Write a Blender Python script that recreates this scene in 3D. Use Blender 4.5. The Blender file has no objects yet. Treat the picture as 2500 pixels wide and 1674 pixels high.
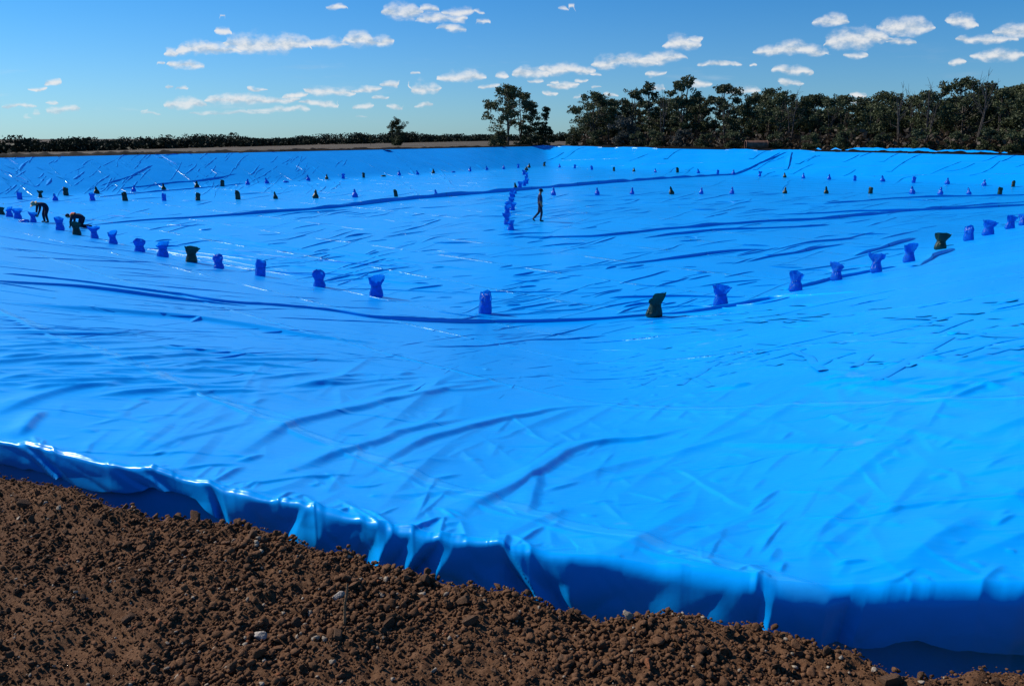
import bpy, bmesh, math, random
import numpy as np
from mathutils import Vector

scene = bpy.context.scene
C = scene.collection
# ------------------------------------------------------------------ camera
FPX, HY, CZ = 1907.0, 336.0, 1.55           # focal length and horizon row in photo pixels (2500 x 1674), eye height over the rim
PITCH = math.atan((837 - HY) / FPX)
cp, sp = math.cos(PITCH), math.sin(PITCH)
cam_d = bpy.data.cameras.new('camera')
cam_d.sensor_width = 23.6
cam_d.lens = FPX * 23.6 / 2500
cam_d.clip_start = 0.05
cam_d.clip_end = 20000
cam = bpy.data.objects.new('camera', cam_d)
C.objects.link(cam)
cam.location = (0, 0, CZ)
cam.rotation_euler = (math.radians(90) - PITCH, 0, 0)
scene.camera = cam
# ------------------------------------------------------------------ light
SUN_EL = math.radians(37)
SUN_AZ = math.atan2(-0.898, 0.439)          # measured from +Y towards +X
sv = Vector((math.sin(SUN_AZ) * math.cos(SUN_EL), math.cos(SUN_AZ) * math.cos(SUN_EL), math.sin(SUN_EL)))
sun_d = bpy.data.lights.new('sun', 'SUN')
sun_d.energy = 4.7
sun_d.angle = math.radians(0.53)
sun_d.color = (1.0, 0.95, 0.87)
sun = bpy.data.objects.new('sun', sun_d)
C.objects.link(sun)
sun.rotation_euler = sv.to_track_quat('Z', 'Y').to_euler()
vs = scene.view_settings
scene.display_settings.display_device = 'sRGB'
vs.view_transform = 'Standard'
vs.look = 'None'
vs.gamma = 1
vs.use_curve_mapping = False
vs.exposure = 0.24
scene.cycles.max_bounces = 4
scene.cycles.diffuse_bounces = 2
scene.cycles.glossy_bounces = 2
scene.cycles.transparent_max_bounces = 12

# photo pixel -> ray direction
def ray(x, y):
    a = (x - 1250) / FPX
    b = (837 - y) / FPX
    return a, cp + b * sp, -sp + b * cp

def at(x, y, z):
    a, b, c = ray(x, y)
    t = (z - CZ) / c
    return a * t, b * t

K = 2500 / 2342.0                            # traced points below were read from a 2342 pixel wide view

# ------------------------------------------------------------------ sky: clear blue with small fair-weather clouds
world = bpy.data.worlds.new('World')
scene.world = world
world.use_nodes = True
wt = world.node_tree
world.cycles.sampling_method = 'MANUAL'
world.cycles.sample_map_resolution = 512
wt.nodes.clear()

class NT:
    def __init__(s, t):
        s.t = t
    def n(s, typ, **kw):
        nd = s.t.nodes.new(typ)
        for k, v in kw.items():
            setattr(nd, k, v)
        return nd
    def val(s, sock, v):
        if hasattr(v, 'is_linked') or isinstance(v, bpy.types.NodeSocket):
            s.t.links.new(v, sock)
        elif v is not None:
            sock.default_value = v
    def m(s, op, a, b=None, c=None, clamp=False):
        nd = s.n('ShaderNodeMath', operation=op, use_clamp=clamp)
        s.val(nd.inputs[0], a)
        s.val(nd.inputs[1], b)
        s.val(nd.inputs[2], c)
        return nd.outputs[0]
    def v(s, op, a, b=None):
        nd = s.n('ShaderNodeVectorMath', operation=op)
        s.val(nd.inputs[0], a)
        s.val(nd.inputs[1], b)
        return nd.outputs[0]
    def mix(s, f, a, b):
        nd = s.n('ShaderNodeMix', data_type='RGBA')
        s.val(nd.inputs[0], f)
        s.val(nd.inputs[6], a if not isinstance(a, tuple) else (*a, 1)[:4])
        s.val(nd.inputs[7], b if not isinstance(b, tuple) else (*b, 1)[:4])
        return nd.outputs[2]
    def mixf(s, f, a, b):
        nd = s.n('ShaderNodeMix', data_type='FLOAT')
        s.val(nd.inputs[0], f)
        s.val(nd.inputs[2], a)
        s.val(nd.inputs[3], b)
        return nd.outputs[0]
    def noise(s, vec, scale, detail=4, rough=0.55, dist=0.0, out=0):
        nd = s.n('ShaderNodeTexNoise')
        s.val(nd.inputs['Vector'], vec)
        nd.inputs['Scale'].default_value = scale
        nd.inputs['Detail'].default_value = detail
        nd.inputs['Roughness'].default_value = rough
        nd.inputs['Distortion'].default_value = dist
        return nd.outputs[out]
    def ss(s, x, a, b):
        nd = s.n('ShaderNodeMapRange', interpolation_type='SMOOTHSTEP')
        s.val(nd.inputs[0], x)
        nd.inputs[1].default_value = a
        nd.inputs[2].default_value = b
        return nd.outputs[0]
    def comb(s, x, y, z=0.0):
        nd = s.n('ShaderNodeCombineXYZ')
        s.val(nd.inputs[0], x)
        s.val(nd.inputs[1], y)
        s.val(nd.inputs[2], z)
        return nd.outputs[0]
    def sep(s, v):
        nd = s.n('ShaderNodeSeparateXYZ')
        s.val(nd.inputs[0], v)
        return nd.outputs

W = NT(wt)
sky = W.n('ShaderNodeTexSky', sky_type='NISHITA')
sky.sun_disc = False
sky.sun_elevation = SUN_EL
sky.sun_rotation = SUN_AZ
sky.air_density = 1.0
sky.dust_density = 0.15
sky.ozone_density = 2.5
hs = W.n('ShaderNodeHueSaturation')
hs.inputs['Saturation'].default_value = 1.0
hs.inputs['Value'].default_value = 1.0
wt.links.new(sky.outputs[0], hs.inputs['Color'])

A5 = [(1840,65,80,36),(1970,50,42,20),(2020,90,110,22),(2100,62,60,24),(2190,58,25,10),(2060,132,65,16),(2215,100,25,12),
 (1020,140,42,20),(1015,64,20,8),(1545,38,42,14),(1140,205,100,48),(880,225,62,36),(960,232,130,28),(1320,205,92,38),(1230,215,120,40),
 (785,238,32,20),(1500,205,82,22),(1640,185,62,38),(1700,195,90,22),(860,300,70,22),(745,293,24,10),(240,377,42,14),(172,398,47,12),
 (245,467,28,9),(285,508,68,20),(85,495,77,14),(165,518,22,9),(125,533,28,7),(762,402,20,11),(830,403,30,13),(1180,408,48,10),
 (850,478,88,24),(1030,462,82,26),(1140,460,72,30),(1270,465,92,20),(1350,445,52,16),(1470,423,78,24),(1560,420,52,20),(1675,408,70,16),
 (1780,388,42,16),(1050,520,170,13),(1280,510,130,15),(1460,480,80,16),(655,505,20,8),(690,513,52,9),(1735,450,37,14),(1660,490,45,16),
 (1800,490,42,12),(1900,347,34,9),(2110,350,97,30),(1945,405,62,27),(2290,337,28,18),(2245,397,47,13),(1950,487,45,12),(1655,530,42,7)]
A6 = [(228,42,22,14),(270,28,18,10),(90,335,78,22),(230,318,92,30),(310,325,52,24),(430,290,72,32),(560,285,92,30),(690,272,87,32),
 (780,205,78,38),(840,180,32,16),(375,340,32,10),(110,370,34,14),(235,388,62,16),(195,370,22,10),(315,373,34,9),(180,424,40,10),
 (385,405,34,9),(300,440,24,10),(455,443,37,10),(655,342,44,13),(850,382,60,22),(670,403,37,12),(945,297,102,12),(1100,303,20,9),
 (1060,420,67,20),(1270,230,78,40),(1180,235,62,32),(1370,238,72,28),(1560,190,112,48),(1640,180,82,34),(1790,130,102,44),(1880,130,42,28),
 (1570,252,57,16),(1780,195,60,16),(1285,325,77,20),(1270,376,54,16),(1460,100,67,28),(1580,435,50,10),(2060,108,62,34),(2290,150,77,35),
 (2180,180,130,20),(2225,262,107,32),(2030,292,40,18),(1580,465,52,14)]
ell = []
for lst, off in ((A5, 0), (A6, 1250)):
    for (x, y, a, b) in lst:
        px, py = x / 1.8736 + off, y / 1.8736
        d0 = ray(px, py)
        u, v_ = d0[0] / d0[1], d0[2] / d0[1]
        ell.append((u, v_, a / 1.8736 / FPX * 1.04 * 1.12, b / 1.8736 / FPX * 1.05 * 1.25))
ell.sort(key=lambda e: e[0] - e[2])
UR = 0.72
bands = []
for e in ell:
    for bnd in bands:
        if bnd[-1][0] + bnd[-1][2] + 0.012 < e[0] - e[2]:
            bnd.append(e)
            break
    else:
        bands.append([e])
gen = W.n('ShaderNodeTexCoord').outputs['Generated']
dx, dy, dz = W.sep(gen)
ady = W.m('MAXIMUM', W.m('ABSOLUTE', dy), 0.02)
u0 = W.m('DIVIDE', dx, ady)
v0 = W.m('DIVIDE', dz, ady)
uv = W.comb(u0, W.m('MULTIPLY', v0, 1.6))
# billowing of the outlines
nc1 = W.noise(uv, 26, 3, 0.6, out=1)
nx, ny, nz = W.sep(nc1)
ud = W.m('ADD', u0, W.m('MULTIPLY', W.m('SUBTRACT', nx, 0.5), 0.022))
vd = W.m('ADD', v0, W.m('MULTIPLY', W.m('SUBTRACT', ny, 0.5), 0.018))
un = W.m('PINGPONG', W.m('DIVIDE', W.m('ADD', ud, UR), 2 * UR), 1.0)
VS, TS = 0.24, 0.035
best = hrel = None
def curve(points):
    nd = W.n('ShaderNodeFloatCurve')
    nd.inputs['Factor'].default_value = 1
    wt.links.new(un, nd.inputs['Value'])
    cm = nd.mapping
    cm.extend = 'HORIZONTAL'
    cu = cm.curves[0]
    pts = sorted(points)
    cu.points[0].location = pts[0]
    cu.points[-1].location = pts[-1]
    for q in pts[1:-1]:
        cu.points.new(*q)
    for q in cu.points:
        q.handle_type = 'VECTOR'
    cm.update()
    return nd.outputs[0]
for bnd in bands:
    pc, pt = [(0, bnd[0][1] / VS)], [(0.0, 0.0)]
    for (u, v_, a, b) in bnd:
        nu = (u + UR) / (2 * UR)
        na = a / (2 * UR)
        pc += [(nu - na, v_ / VS), (nu + na, v_ / VS)]
        for k in (-1, -0.85, -0.5, 0, 0.5, 0.85, 1):
            pt.append((nu + na * k, b / TS * math.sqrt(max(0, 1 - k * k))))
    pc.append((1, bnd[-1][1] / VS))
    pt.append((1.0, 0.0))
    c_ = W.m('MULTIPLY', curve(pc), VS)
    t_ = W.m('MAXIMUM', W.m('MULTIPLY', curve(pt), TS), 0.0008)
    h_ = W.m('DIVIDE', W.m('SUBTRACT', vd, c_), t_)
    # flat-based: the lower half is shallower than the top
    hh = W.m('MAXIMUM', h_, W.m('MULTIPLY', h_, -1.5))
    sk = W.ss(t_, 0.0009, 0.0026)
    mk = W.m('SUBTRACT', W.m('MULTIPLY', W.m('MAXIMUM', W.m('SUBTRACT', 1.0, hh), -1.0), sk), W.m('SUBTRACT', 1.0, sk))
    if best is None:
        best, hrel = mk, h_
    else:
        g = W.m('GREATER_THAN', mk, best)
        hrel = W.mixf(g, hrel, h_)
        best = W.m('MAXIMUM', best, mk)
fine = W.noise(uv, 60, 4, 0.62)
off = W.noise(W.v('ADD', uv, (-0.006, 0.009, 0)), 60, 3, 0.6)
dens = W.m('ADD', W.m('MULTIPLY', best, 1.15), W.m('MULTIPLY', W.m('SUBTRACT', fine, 0.5), 1.7))
alpha = W.ss(dens, -0.15, 1.35)
alpha = W.m('MULTIPLY', alpha, W.ss(best, -0.25, 0.2))
alpha = W.m('MULTIPLY', alpha, W.m('MULTIPLY', W.ss(v0, 0.0, 0.05), 0.93))
veil = W.ss(W.noise(W.comb(W.m('MULTIPLY', u0, 5.0), W.m('MULTIPLY', v0, 34.0)), 1.3, 4, 0.6), 0.56, 0.80)
veil = W.m('MULTIPLY', W.m('MULTIPLY', veil, 0.30), W.m('MULTIPLY', W.ss(v0, 0.0, 0.03), W.m('SUBTRACT', 1.0, W.ss(v0, 0.05, 0.13))))
alpha = W.m('MAXIMUM', alpha, veil)
lit = W.m('ADD', W.m('MULTIPLY', hrel, 0.42), W.m('MULTIPLY', W.m('SUBTRACT', fine, off), 2.2))
lit = W.ss(lit, -0.55, 0.35)
ccol = W.mix(lit, (5.2, 6.2, 7.2, 1), (8.9, 9.0, 9.1, 1))
tint = W.mix(W.ss(v0, 0.0, 0.22), (0.43, 0.77, 1.20), (0.21, 0.72, 1.22))
mul = W.n('ShaderNodeMix', data_type='RGBA', blend_type='MULTIPLY')
mul.inputs[0].default_value = 1
wt.links.new(hs.outputs[0], mul.inputs[6])
wt.links.new(tint, mul.inputs[7])
wcol = W.mix(alpha, mul.outputs[2], ccol)
bg = W.n('ShaderNodeBackground')
wt.links.new(wcol, bg.inputs[0])
bg.inputs[1].default_value = 0.078
wo = W.n('ShaderNodeOutputWorld')
wt.links.new(bg.outputs[0], wo.inputs[0])

# ------------------------------------------------------------------ helpers
rng = np.random.default_rng(7)
random.seed(7)

def tag(o, label=None, cat=None, group=None, kind=None):
    if label: o['label'] = label
    if cat: o['category'] = cat
    if group: o['group'] = group
    if kind: o['kind'] = kind
    return o

def empty(name, loc=(0, 0, 0), rz=0.0):
    o = bpy.data.objects.new(name, None)
    o.empty_display_size = 0.2
    C.objects.link(o)
    o.location = loc
    o.rotation_euler = (0, 0, rz)
    return o

def link(name, me, parent=None, mat=None):
    o = bpy.data.objects.new(name, me)
    C.objects.link(o)
    if parent is not None:
        o.parent = parent
    if mat is not None and not me.materials:
        me.materials.append(mat)
    return o

def np_mesh(name, verts, faces, smooth=True):
    """verts (n,3) float, faces (m,k) int, all faces of one size"""
    me = bpy.data.meshes.new(name)
    verts = np.ascontiguousarray(verts, np.float32)
    faces = np.ascontiguousarray(faces, np.int32)
    m, k = faces.shape
    me.vertices.add(len(verts))
    me.vertices.foreach_set('co', verts.ravel())
    me.loops.add(m * k)
    me.loops.foreach_set('vertex_index', faces.ravel())
    me.polygons.add(m)
    me.polygons.foreach_set('loop_start', np.arange(m, dtype=np.int32) * k)
    if smooth:
        me.polygons.foreach_set('use_smooth', np.ones(m, bool))
    me.update(calc_edges=True)
    return me

def grid_faces(nr, nc):
    i = np.arange(nr - 1)[:, None] * nc + np.arange(nc - 1)[None, :]
    return np.stack([i, i + 1, i + nc + 1, i + nc], -1).reshape(-1, 4)

def _h(ix, iy, seed):
    n = (ix.astype(np.int64) * 374761393 + iy.astype(np.int64) * 668265263 + seed * 1442695041) & 0x7fffffff
    n = ((n ^ (n >> 13)) * 1274126177) & 0x7fffffff
    n = (n ^ (n >> 16)) & 0xffff
    return n / 65535.0

def vnoise(x, y, seed=0):
    x = np.asarray(x, float)
    y = np.asarray(y, float)
    ix, iy = np.floor(x), np.floor(y)
    fx, fy = x - ix, y - iy
    fx = fx * fx * (3 - 2 * fx)
    fy = fy * fy * (3 - 2 * fy)
    a = _h(ix, iy, seed); b = _h(ix + 1, iy, seed); c = _h(ix, iy + 1, seed); d = _h(ix + 1, iy + 1, seed)
    return (a * (1 - fx) + b * fx) * (1 - fy) + (c * (1 - fx) + d * fx) * fy - 0.5

def fbm(x, y, octv=4, seed=0, gain=0.5):
    s, am = 0, 1.0
    for k in range(octv):
        s = s + am * vnoise(np.asarray(x) * 2 ** k + 17.3 * k, np.asarray(y) * 2 ** k - 9.1 * k, seed + k)
        am *= gain
    return s

def material(name):
    m = bpy.data.materials.new(name)
    m.use_nodes = True
    t = m.node_tree
    N = NT(t)
    b = t.nodes['Principled BSDF']
    return m, N, b

def lk(N, a, b):
    N.t.links.new(a, b)

def bump(N, height, strength, dist, normal=None):
    nd = N.n('ShaderNodeBump')
    nd.inputs['Strength'].default_value = strength
    nd.inputs['Distance'].default_value = dist
    lk(N, height, nd.inputs['Height'])
    if normal is not None:
        lk(N, normal, nd.inputs['Normal'])
    return nd.outputs[0]

def simple(name, col, rough=0.7, var=0.25, scale=6.0, spec=0.3, bstr=0.0):
    m, N, b = material(name)
    tc = N.n('ShaderNodeTexCoord').outputs['Object']
    n = N.noise(tc, scale, 4)
    dark = tuple(c * (1 - var) for c in col)
    lite = tuple(min(1, c * (1 + var)) for c in col)
    lk(N, N.mix(N.ss(n, 0.3, 0.7), dark, lite), b.inputs['Base Color'])
    b.inputs['Roughness'].default_value = rough
    b.inputs['Specular IOR Level'].default_value = spec
    if bstr:
        lk(N, bump(N, N.noise(tc, scale * 3, 3), bstr, 0.02), b.inputs['Normal'])
    return m

# ------------------------------------------------------------------ materials
SEAM_N = (0.671, 0.741)
SEAM_0, SEAM_W = 2.5, 3.72

def liner_material():
    m, N, b = material('blue_liner')
    pos = N.n('ShaderNodeTexCoord').outputs['Object']
    x, y, z = N.sep(pos)
    q = N.m('ADD', N.m('MULTIPLY', x, SEAM_N[0]), N.m('MULTIPLY', y, SEAM_N[1]))
    along = N.m('SUBTRACT', N.m('MULTIPLY', x, SEAM_N[1]), N.m('MULTIPLY', y, SEAM_N[0]))
    qn = N.m('ADD', q, N.m('MULTIPLY', N.m('SINE', N.m('MULTIPLY', along, 0.33)), 0.13))
    fr = N.m('SUBTRACT', N.m('FRACT', N.m('ADD', N.m('DIVIDE', N.m('SUBTRACT', qn, SEAM_0), SEAM_W), 0.5)), 0.5)
    sd = N.m('MULTIPLY', N.m('ABSOLUTE', fr), SEAM_W)
    seam = N.m('SUBTRACT', 1.0, N.ss(sd, 0.03, 0.085))
    broken = N.ss(N.noise(N.comb(N.m('MULTIPLY', along, 0.8), N.m('MULTIPLY', q, 0.3)), 0.6, 3), 0.46, 0.62)
    # colour: one plastic, faintly dusty and scuffed
    big = N.noise(pos, 0.25, 4)
    col = N.mix(N.ss(big, 0.3, 0.7), (0.0001, 0.298, 0.84), (0.0002, 0.325, 0.90))
    dust = N.m('MULTIPLY', N.ss(N.noise(pos, 1.7, 5, 0.7), 0.63, 0.80), N.ss(N.noise(pos, 0.45, 2), 0.52, 0.66))
    col = N.mix(N.m('MULTIPLY', dust, 0.42), col, (0.30, 0.33, 0.40))
    col = N.mix(N.m('MULTIPLY', seam, 0.20), col, (0.05, 0.42, 0.88))
    lk(N, col, b.inputs['Base Color'])
    b.inputs['Specular IOR Level'].default_value = 0.34
    b.inputs['Specular Tint'].default_value = (0.40, 0.80, 1.0, 1)
    rg = N.mixf(seam, N.mixf(big, 0.24, 0.36), 0.2)
    rg = N.m('ADD', rg, N.m('MULTIPLY', dust, 0.2))
    lk(N, rg, b.inputs['Roughness'])
    # fine relief: stretched wrinkles, creases, crumpled welds
    st = N.comb(N.m('MULTIPLY', x, 0.55), N.m('MULTIPLY', y, 1.6), 0.0)
    w1 = N.noise(st, 1.3, 4, 0.6)
    w2 = N.noise(pos, 9.0, 3, 0.5)
    vor = N.n('ShaderNodeTexVoronoi', feature='DISTANCE_TO_EDGE')
    wp = N.v('ADD', st, N.v('SCALE', N.noise(pos, 0.9, 3, out=1)))
    lk(N, wp, vor.inputs['Vector'])
    vor.inputs['Scale'].default_value = 0.9
    crease = N.m('MULTIPLY', N.m('SUBTRACT', 1.0, N.ss(vor.outputs[0], 0.0, 0.05)), N.ss(N.noise(pos, 0.7, 3), 0.5, 0.62))
    crum = N.m('MULTIPLY', N.m('MULTIPLY', N.m('MULTIPLY', seam, broken), N.ss(N.m('MULTIPLY', z, -1.0), 0.6, 2.6)), N.noise(pos, 14.0, 2, 0.6))
    h = N.m('ADD', N.m('MULTIPLY', w1, 0.022), N.m('MULTIPLY', w2, 0.003))
    h = N.m('ADD', h, N.m('MULTIPLY', crease, 0.012))
    h = N.m('ADD', h, N.m('MULTIPLY', seam, 0.006))
    h = N.m('ADD', h, N.m('MULTIPLY', crum, 0.24))
    lk(N, bump(N, h, 0.75, 1.0), b.inputs['Normal'])
    return m

def soil_material():
    m, N, b = material('soil')
    pos = N.n('ShaderNodeTexCoord').outputs['Object']
    at_ = N.n('ShaderNodeAttribute', attribute_name='tint')
    n1 = N.noise(pos, 3.0, 5, 0.6)
    n2 = N.noise(pos, 70.0, 4, 0.65)
    c = N.mix(N.ss(n1, 0.3, 0.7), (0.060, 0.027, 0.013), (0.108, 0.051, 0.025))
    c = N.mix(N.m('MULTIPLY', N.ss(n2, 0.35, 0.7), 0.6), c, (0.18, 0.098, 0.052))
    c = N.mix(at_.outputs['Alpha'], c, at_.outputs['Color'])
    lk(N, c, b.inputs['Base Color'])
    b.inputs['Roughness'].default_value = 0.95
    b.inputs['Specular IOR Level'].default_value = 0.12
    lk(N, bump(N, N.noise(pos, 130.0, 4, 0.7), 0.9, 0.006), b.inputs['Normal'])
    return m

def clod_material():
    m, N, b = material('clod')
    pos = N.n('ShaderNodeTexCoord').outputs['Object']
    oi = N.n('ShaderNodeObjectInfo')
    n2 = N.noise(pos, 45.0, 4, 0.65)
    c = N.mix(oi.outputs['Random'], (0.080, 0.040, 0.023), (0.150, 0.084, 0.050))
    c = N.mix(N.m('MULTIPLY', N.ss(n2, 0.35, 0.7), 0.6), c, (0.20, 0.120, 0.072))
    c = N.mix(N.ss(oi.outputs['Random'], 0.93, 0.95), c, (0.19, 0.085, 0.045))
    lk(N, c, b.inputs['Base Color'])
    b.inputs['Roughness'].default_value = 0.95
    b.inputs['Specular IOR Level'].default_value = 0.12
    lk(N, bump(N, N.noise(pos, 110.0, 4, 0.7), 0.9, 0.006), b.inputs['Normal'])
    return m

def field_material():
    m, N, b = material('dry_field')
    pos = N.n('ShaderNodeTexCoord').outputs['Object']
    x, y, z = N.sep(pos)
    n1 = N.noise(pos, 0.012, 4)
    n2 = N.noise(N.comb(N.m('MULTIPLY', x, 0.3), y), 0.25, 5, 0.65)
    c = N.mix(N.ss(n1, 0.35, 0.65), (0.080, 0.066, 0.048), (0.115, 0.096, 0.072))
    c = N.mix(N.m('MULTIPLY', N.ss(n2, 0.35, 0.7), 0.5), c, (0.075, 0.052, 0.036))
    lk(N, c, b.inputs['Base Color'])
    b.inputs['Roughness'].default_value = 0.95
    b.inputs['Specular IOR Level'].default_value = 0.1
    lk(N, bump(N, N.noise(pos, 2.5, 4, 0.7), 0.8, 0.15), b.inputs['Normal'])
    return m

def leaf_material(name, c1, c2, spec=0.2, trans=0.15):
    m, N, b = material(name)
    pos = N.n('ShaderNodeTexCoord').outputs['Object']
    oi = N.n('ShaderNodeObjectInfo')
    n = N.noise(pos, 0.9, 3)
    g = N.n('ShaderNodeNewGeometry').outputs['Random Per Island']
    f = N.m('ADD', N.m('MULTIPLY', N.ss(n, 0.3, 0.7), 0.6), N.m('MULTIPLY', g, 0.4))
    c = N.mix(f, c1, c2)
    c = N.mix(N.m('MULTIPLY', oi.outputs['Random'], 0.45), c, tuple(0.7 * k for k in c1))
    lk(N, c, b.inputs['Base Color'])
    b.inputs['Roughness'].default_value = 0.6
    b.inputs['Specular IOR Level'].default_value = spec
    tr = N.n('ShaderNodeBsdfTranslucent')
    lk(N, c, tr.inputs['Color'])
    mx = N.n('ShaderNodeMixShader')
    mx.inputs[0].default_value = trans
    lk(N, b.outputs[0], mx.inputs[1])
    lk(N, tr.outputs[0], mx.inputs[2])
    lk(N, mx.outputs[0], N.t.nodes['Material Output'].inputs['Surface'])
    return m

def bag_material(name, col, rough=0.35, trans=0.25):
    m, N, b = material(name)
    pos = N.n('ShaderNodeTexCoord').outputs['Object']
    n = N.noise(pos, 9, 4)
    dark = tuple(c * 0.75 for c in col)
    c = N.mix(N.ss(n, 0.3, 0.7), dark, col)
    lk(N, c, b.inputs['Base Color'])
    b.inputs['Roughness'].default_value = rough
    b.inputs['Specular IOR Level'].default_value = 0.5
    x, y, z = N.sep(pos)
    nn = N.noise(N.comb(N.m('MULTIPLY', x, 22), N.m('MULTIPLY', y, 22), N.m('MULTIPLY', z, 5)), 1.0, 3, 0.6, 0.5)
    bn = bump(N, nn, 0.8, 0.04)
    lk(N, bn, b.inputs['Normal'])
    tr = N.n('ShaderNodeBsdfTranslucent')
    lk(N, c, tr.inputs['Color'])
    lk(N, bn, tr.inputs['Normal'])
    mx = N.n('ShaderNodeMixShader')
    mx.inputs[0].default_value = trans
    lk(N, b.outputs[0], mx.inputs[1])
    lk(N, tr.outputs[0], mx.inputs[2])
    lk(N, mx.outputs[0], N.t.nodes['Material Output'].inputs['Surface'])
    return m

M = {}
M['liner'] = liner_material()
M['soil'] = soil_material()
M['clod'] = clod_material()
M['field'] = field_material()
M['leaf'] = leaf_material('gum_leaf', (0.034, 0.044, 0.018), (0.115, 0.130, 0.056))
M['leaf_grey'] = leaf_material('grey_leaf', (0.055, 0.062, 0.050), (0.115, 0.115, 0.095))
M['leaf_far'] = leaf_material('far_leaf', (0.016, 0.024, 0.017), (0.034, 0.044, 0.028), 0.03, 0.05)
M['scrub'] = leaf_material('dry_scrub', (0.040, 0.028, 0.018), (0.095, 0.068, 0.045))
M['bark'] = simple('bark', (0.10, 0.085, 0.07), 0.9, 0.4, 3.0, 0.1)
M['bark_pale'] = simple('pale_bark', (0.055, 0.048, 0.042), 0.85, 0.35, 3.0, 0.1)
M['bag_blue'] = bag_material('blue_sack', (0.003, 0.230, 0.84), 0.22, 0.50)
M['bag_green'] = bag_material('green_sack', (0.006, 0.035, 0.020), 0.30, 0.12)
M['rust'] = simple('rusty_steel', (0.14, 0.07, 0.045), 0.75, 0.4, 2.0, 0.3, 0.3)
M['stone'] = simple('pale_stone', (0.36, 0.31, 0.26), 0.85, 0.35, 30.0, 0.2, 0.5)
M['stick'] = simple('dry_stick', (0.20, 0.13, 0.075), 0.85, 0.35, 20.0, 0.1, 0.4)

# ------------------------------------------------------------------ shape of the basin
FLOOR = -3.0
NL, NLq, NLs = (0.671, 0.741), 1.1, 0.234      # near left bank: inward normal, rim offset, slope
NR, NRq, NRs = (-0.702, 0.712), 0.4, 0.285     # near right bank
FL, FLq, FLs = (0.84, -0.5426), -74.8, 0.30    # far left bank
FR, FRq, FRs = (-0.80, -0.60), -92.5, 0.30     # far right bank

def basin(x, y):
    zfl = -0.10 + 0.0022 * (y - 90)            # the far rims are not quite level
    zfr = -0.15 - 0.0060 * (x - 35)
    ps = [np.full_like(x, FLOOR),
          -(NL[0] * x + NL[1] * y - NLq) * NLs,
          -(NR[0] * x + NR[1] * y - NRq) * NRs,
          zfl - (FL[0] * x + FL[1] * y - FLq) * FLs,
          zfr - (FR[0] * x + FR[1] * y - FRq) * FRs]
    k = 7.0
    a = np.stack(ps)
    mx = a.max(0)
    return mx + np.log(np.exp((a - mx) * k).sum(0)) / k - 0.0

AZ0, AZ1 = math.radians(-46.6), math.radians(44.4)
# near crest of the liner and edge of the soil, traced
crest_px = [(-300, 955), (0, 1012), (60, 1024), (130, 1040), (250, 1066), (400, 1092), (500, 1117), (600, 1140), (750, 1172), (850, 1196),
            (1000, 1222), (1150, 1246), (1300, 1268), (1500, 1288), (1650, 1308), (1770, 1326), (1900, 1332), (2060, 1332), (2342, 1330), (2600, 1318)]
soil_px = [(-300, 1000), (0, 1083), (120, 1105), (250, 1168), (330, 1180), (470, 1186), (580, 1212), (750, 1258), (900, 1300), (1010, 1318), (1125, 1344),
           (1245, 1382), (1400, 1422), (1545, 1412), (1690, 1433), (1800, 1450), (1870, 1478), (2060, 1538), (2150, 1552), (2250, 1535), (2342, 1540), (2600, 1530)]
def trace(px):
    p = np.array([at(x * K, y * K, 0.0) for x, y in px])
    return np.arctan2(p[:, 0], p[:, 1]), np.hypot(p[:, 0], p[:, 1])
c_az, c_r = trace(crest_px)
s_az, s_r = trace(soil_px)

def smooth1(a, n):
    k = np.hanning(n + 2)[1:-1]
    k /= k.sum()
    return np.convolve(np.pad(a, n, mode='edge'), k, 'same')[n:-n]

_fa = np.linspace(math.radians(-80), math.radians(80), 3201)
def _ext(az, r):
    v = np.interp(_fa, az, r)
    dl = NL[0] * np.sin(_fa) + NL[1] * np.cos(_fa)
    dr = NR[0] * np.sin(_fa) + NR[1] * np.cos(_fa)
    rl = (NL[0] * math.sin(az[0]) + NL[1] * math.cos(az[0])) * r[0] / np.maximum(dl, 0.012)
    rr = (NR[0] * math.sin(az[-1]) + NR[1] * math.cos(az[-1])) * r[-1] / np.maximum(dr, 0.012)
    v = np.where(_fa < az[0], np.minimum(rl, 60), v)
    v = np.where(_fa > az[-1], np.minimum(rr, 60), v)
    return v
_R0 = smooth1(_ext(c_az, c_r), 15)
_RS = smooth1(_ext(s_az, s_r), 9)
def r_crest(a): return np.interp(a, _fa, _R0)
def r_soil(a): return np.interp(a, _fa, _RS)
def r_far(a):
    s, c = np.sin(a), np.cos(a)
    f1 = FLq / np.minimum(FL[0] * s + FL[1] * c, -1e-3)
    f2 = FRq / np.minimum(FR[0] * s + FR[1] * c, -1e-3)
    return np.minimum(f1, f2)
def rim_z(a):
    r = r_far(a)
    return basin(r * np.sin(a), r * np.cos(a))

def base_z(x, y):
    a = np.arctan2(x, y)
    r = np.hypot(x, y)
    r0 = r_crest(a)
    z = basin(x, y)
    z0 = basin(r0 * np.sin(a), r0 * np.cos(a))
    return z - z0 * np.exp(-np.maximum(r - r0, 0) / 1.6)

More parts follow.
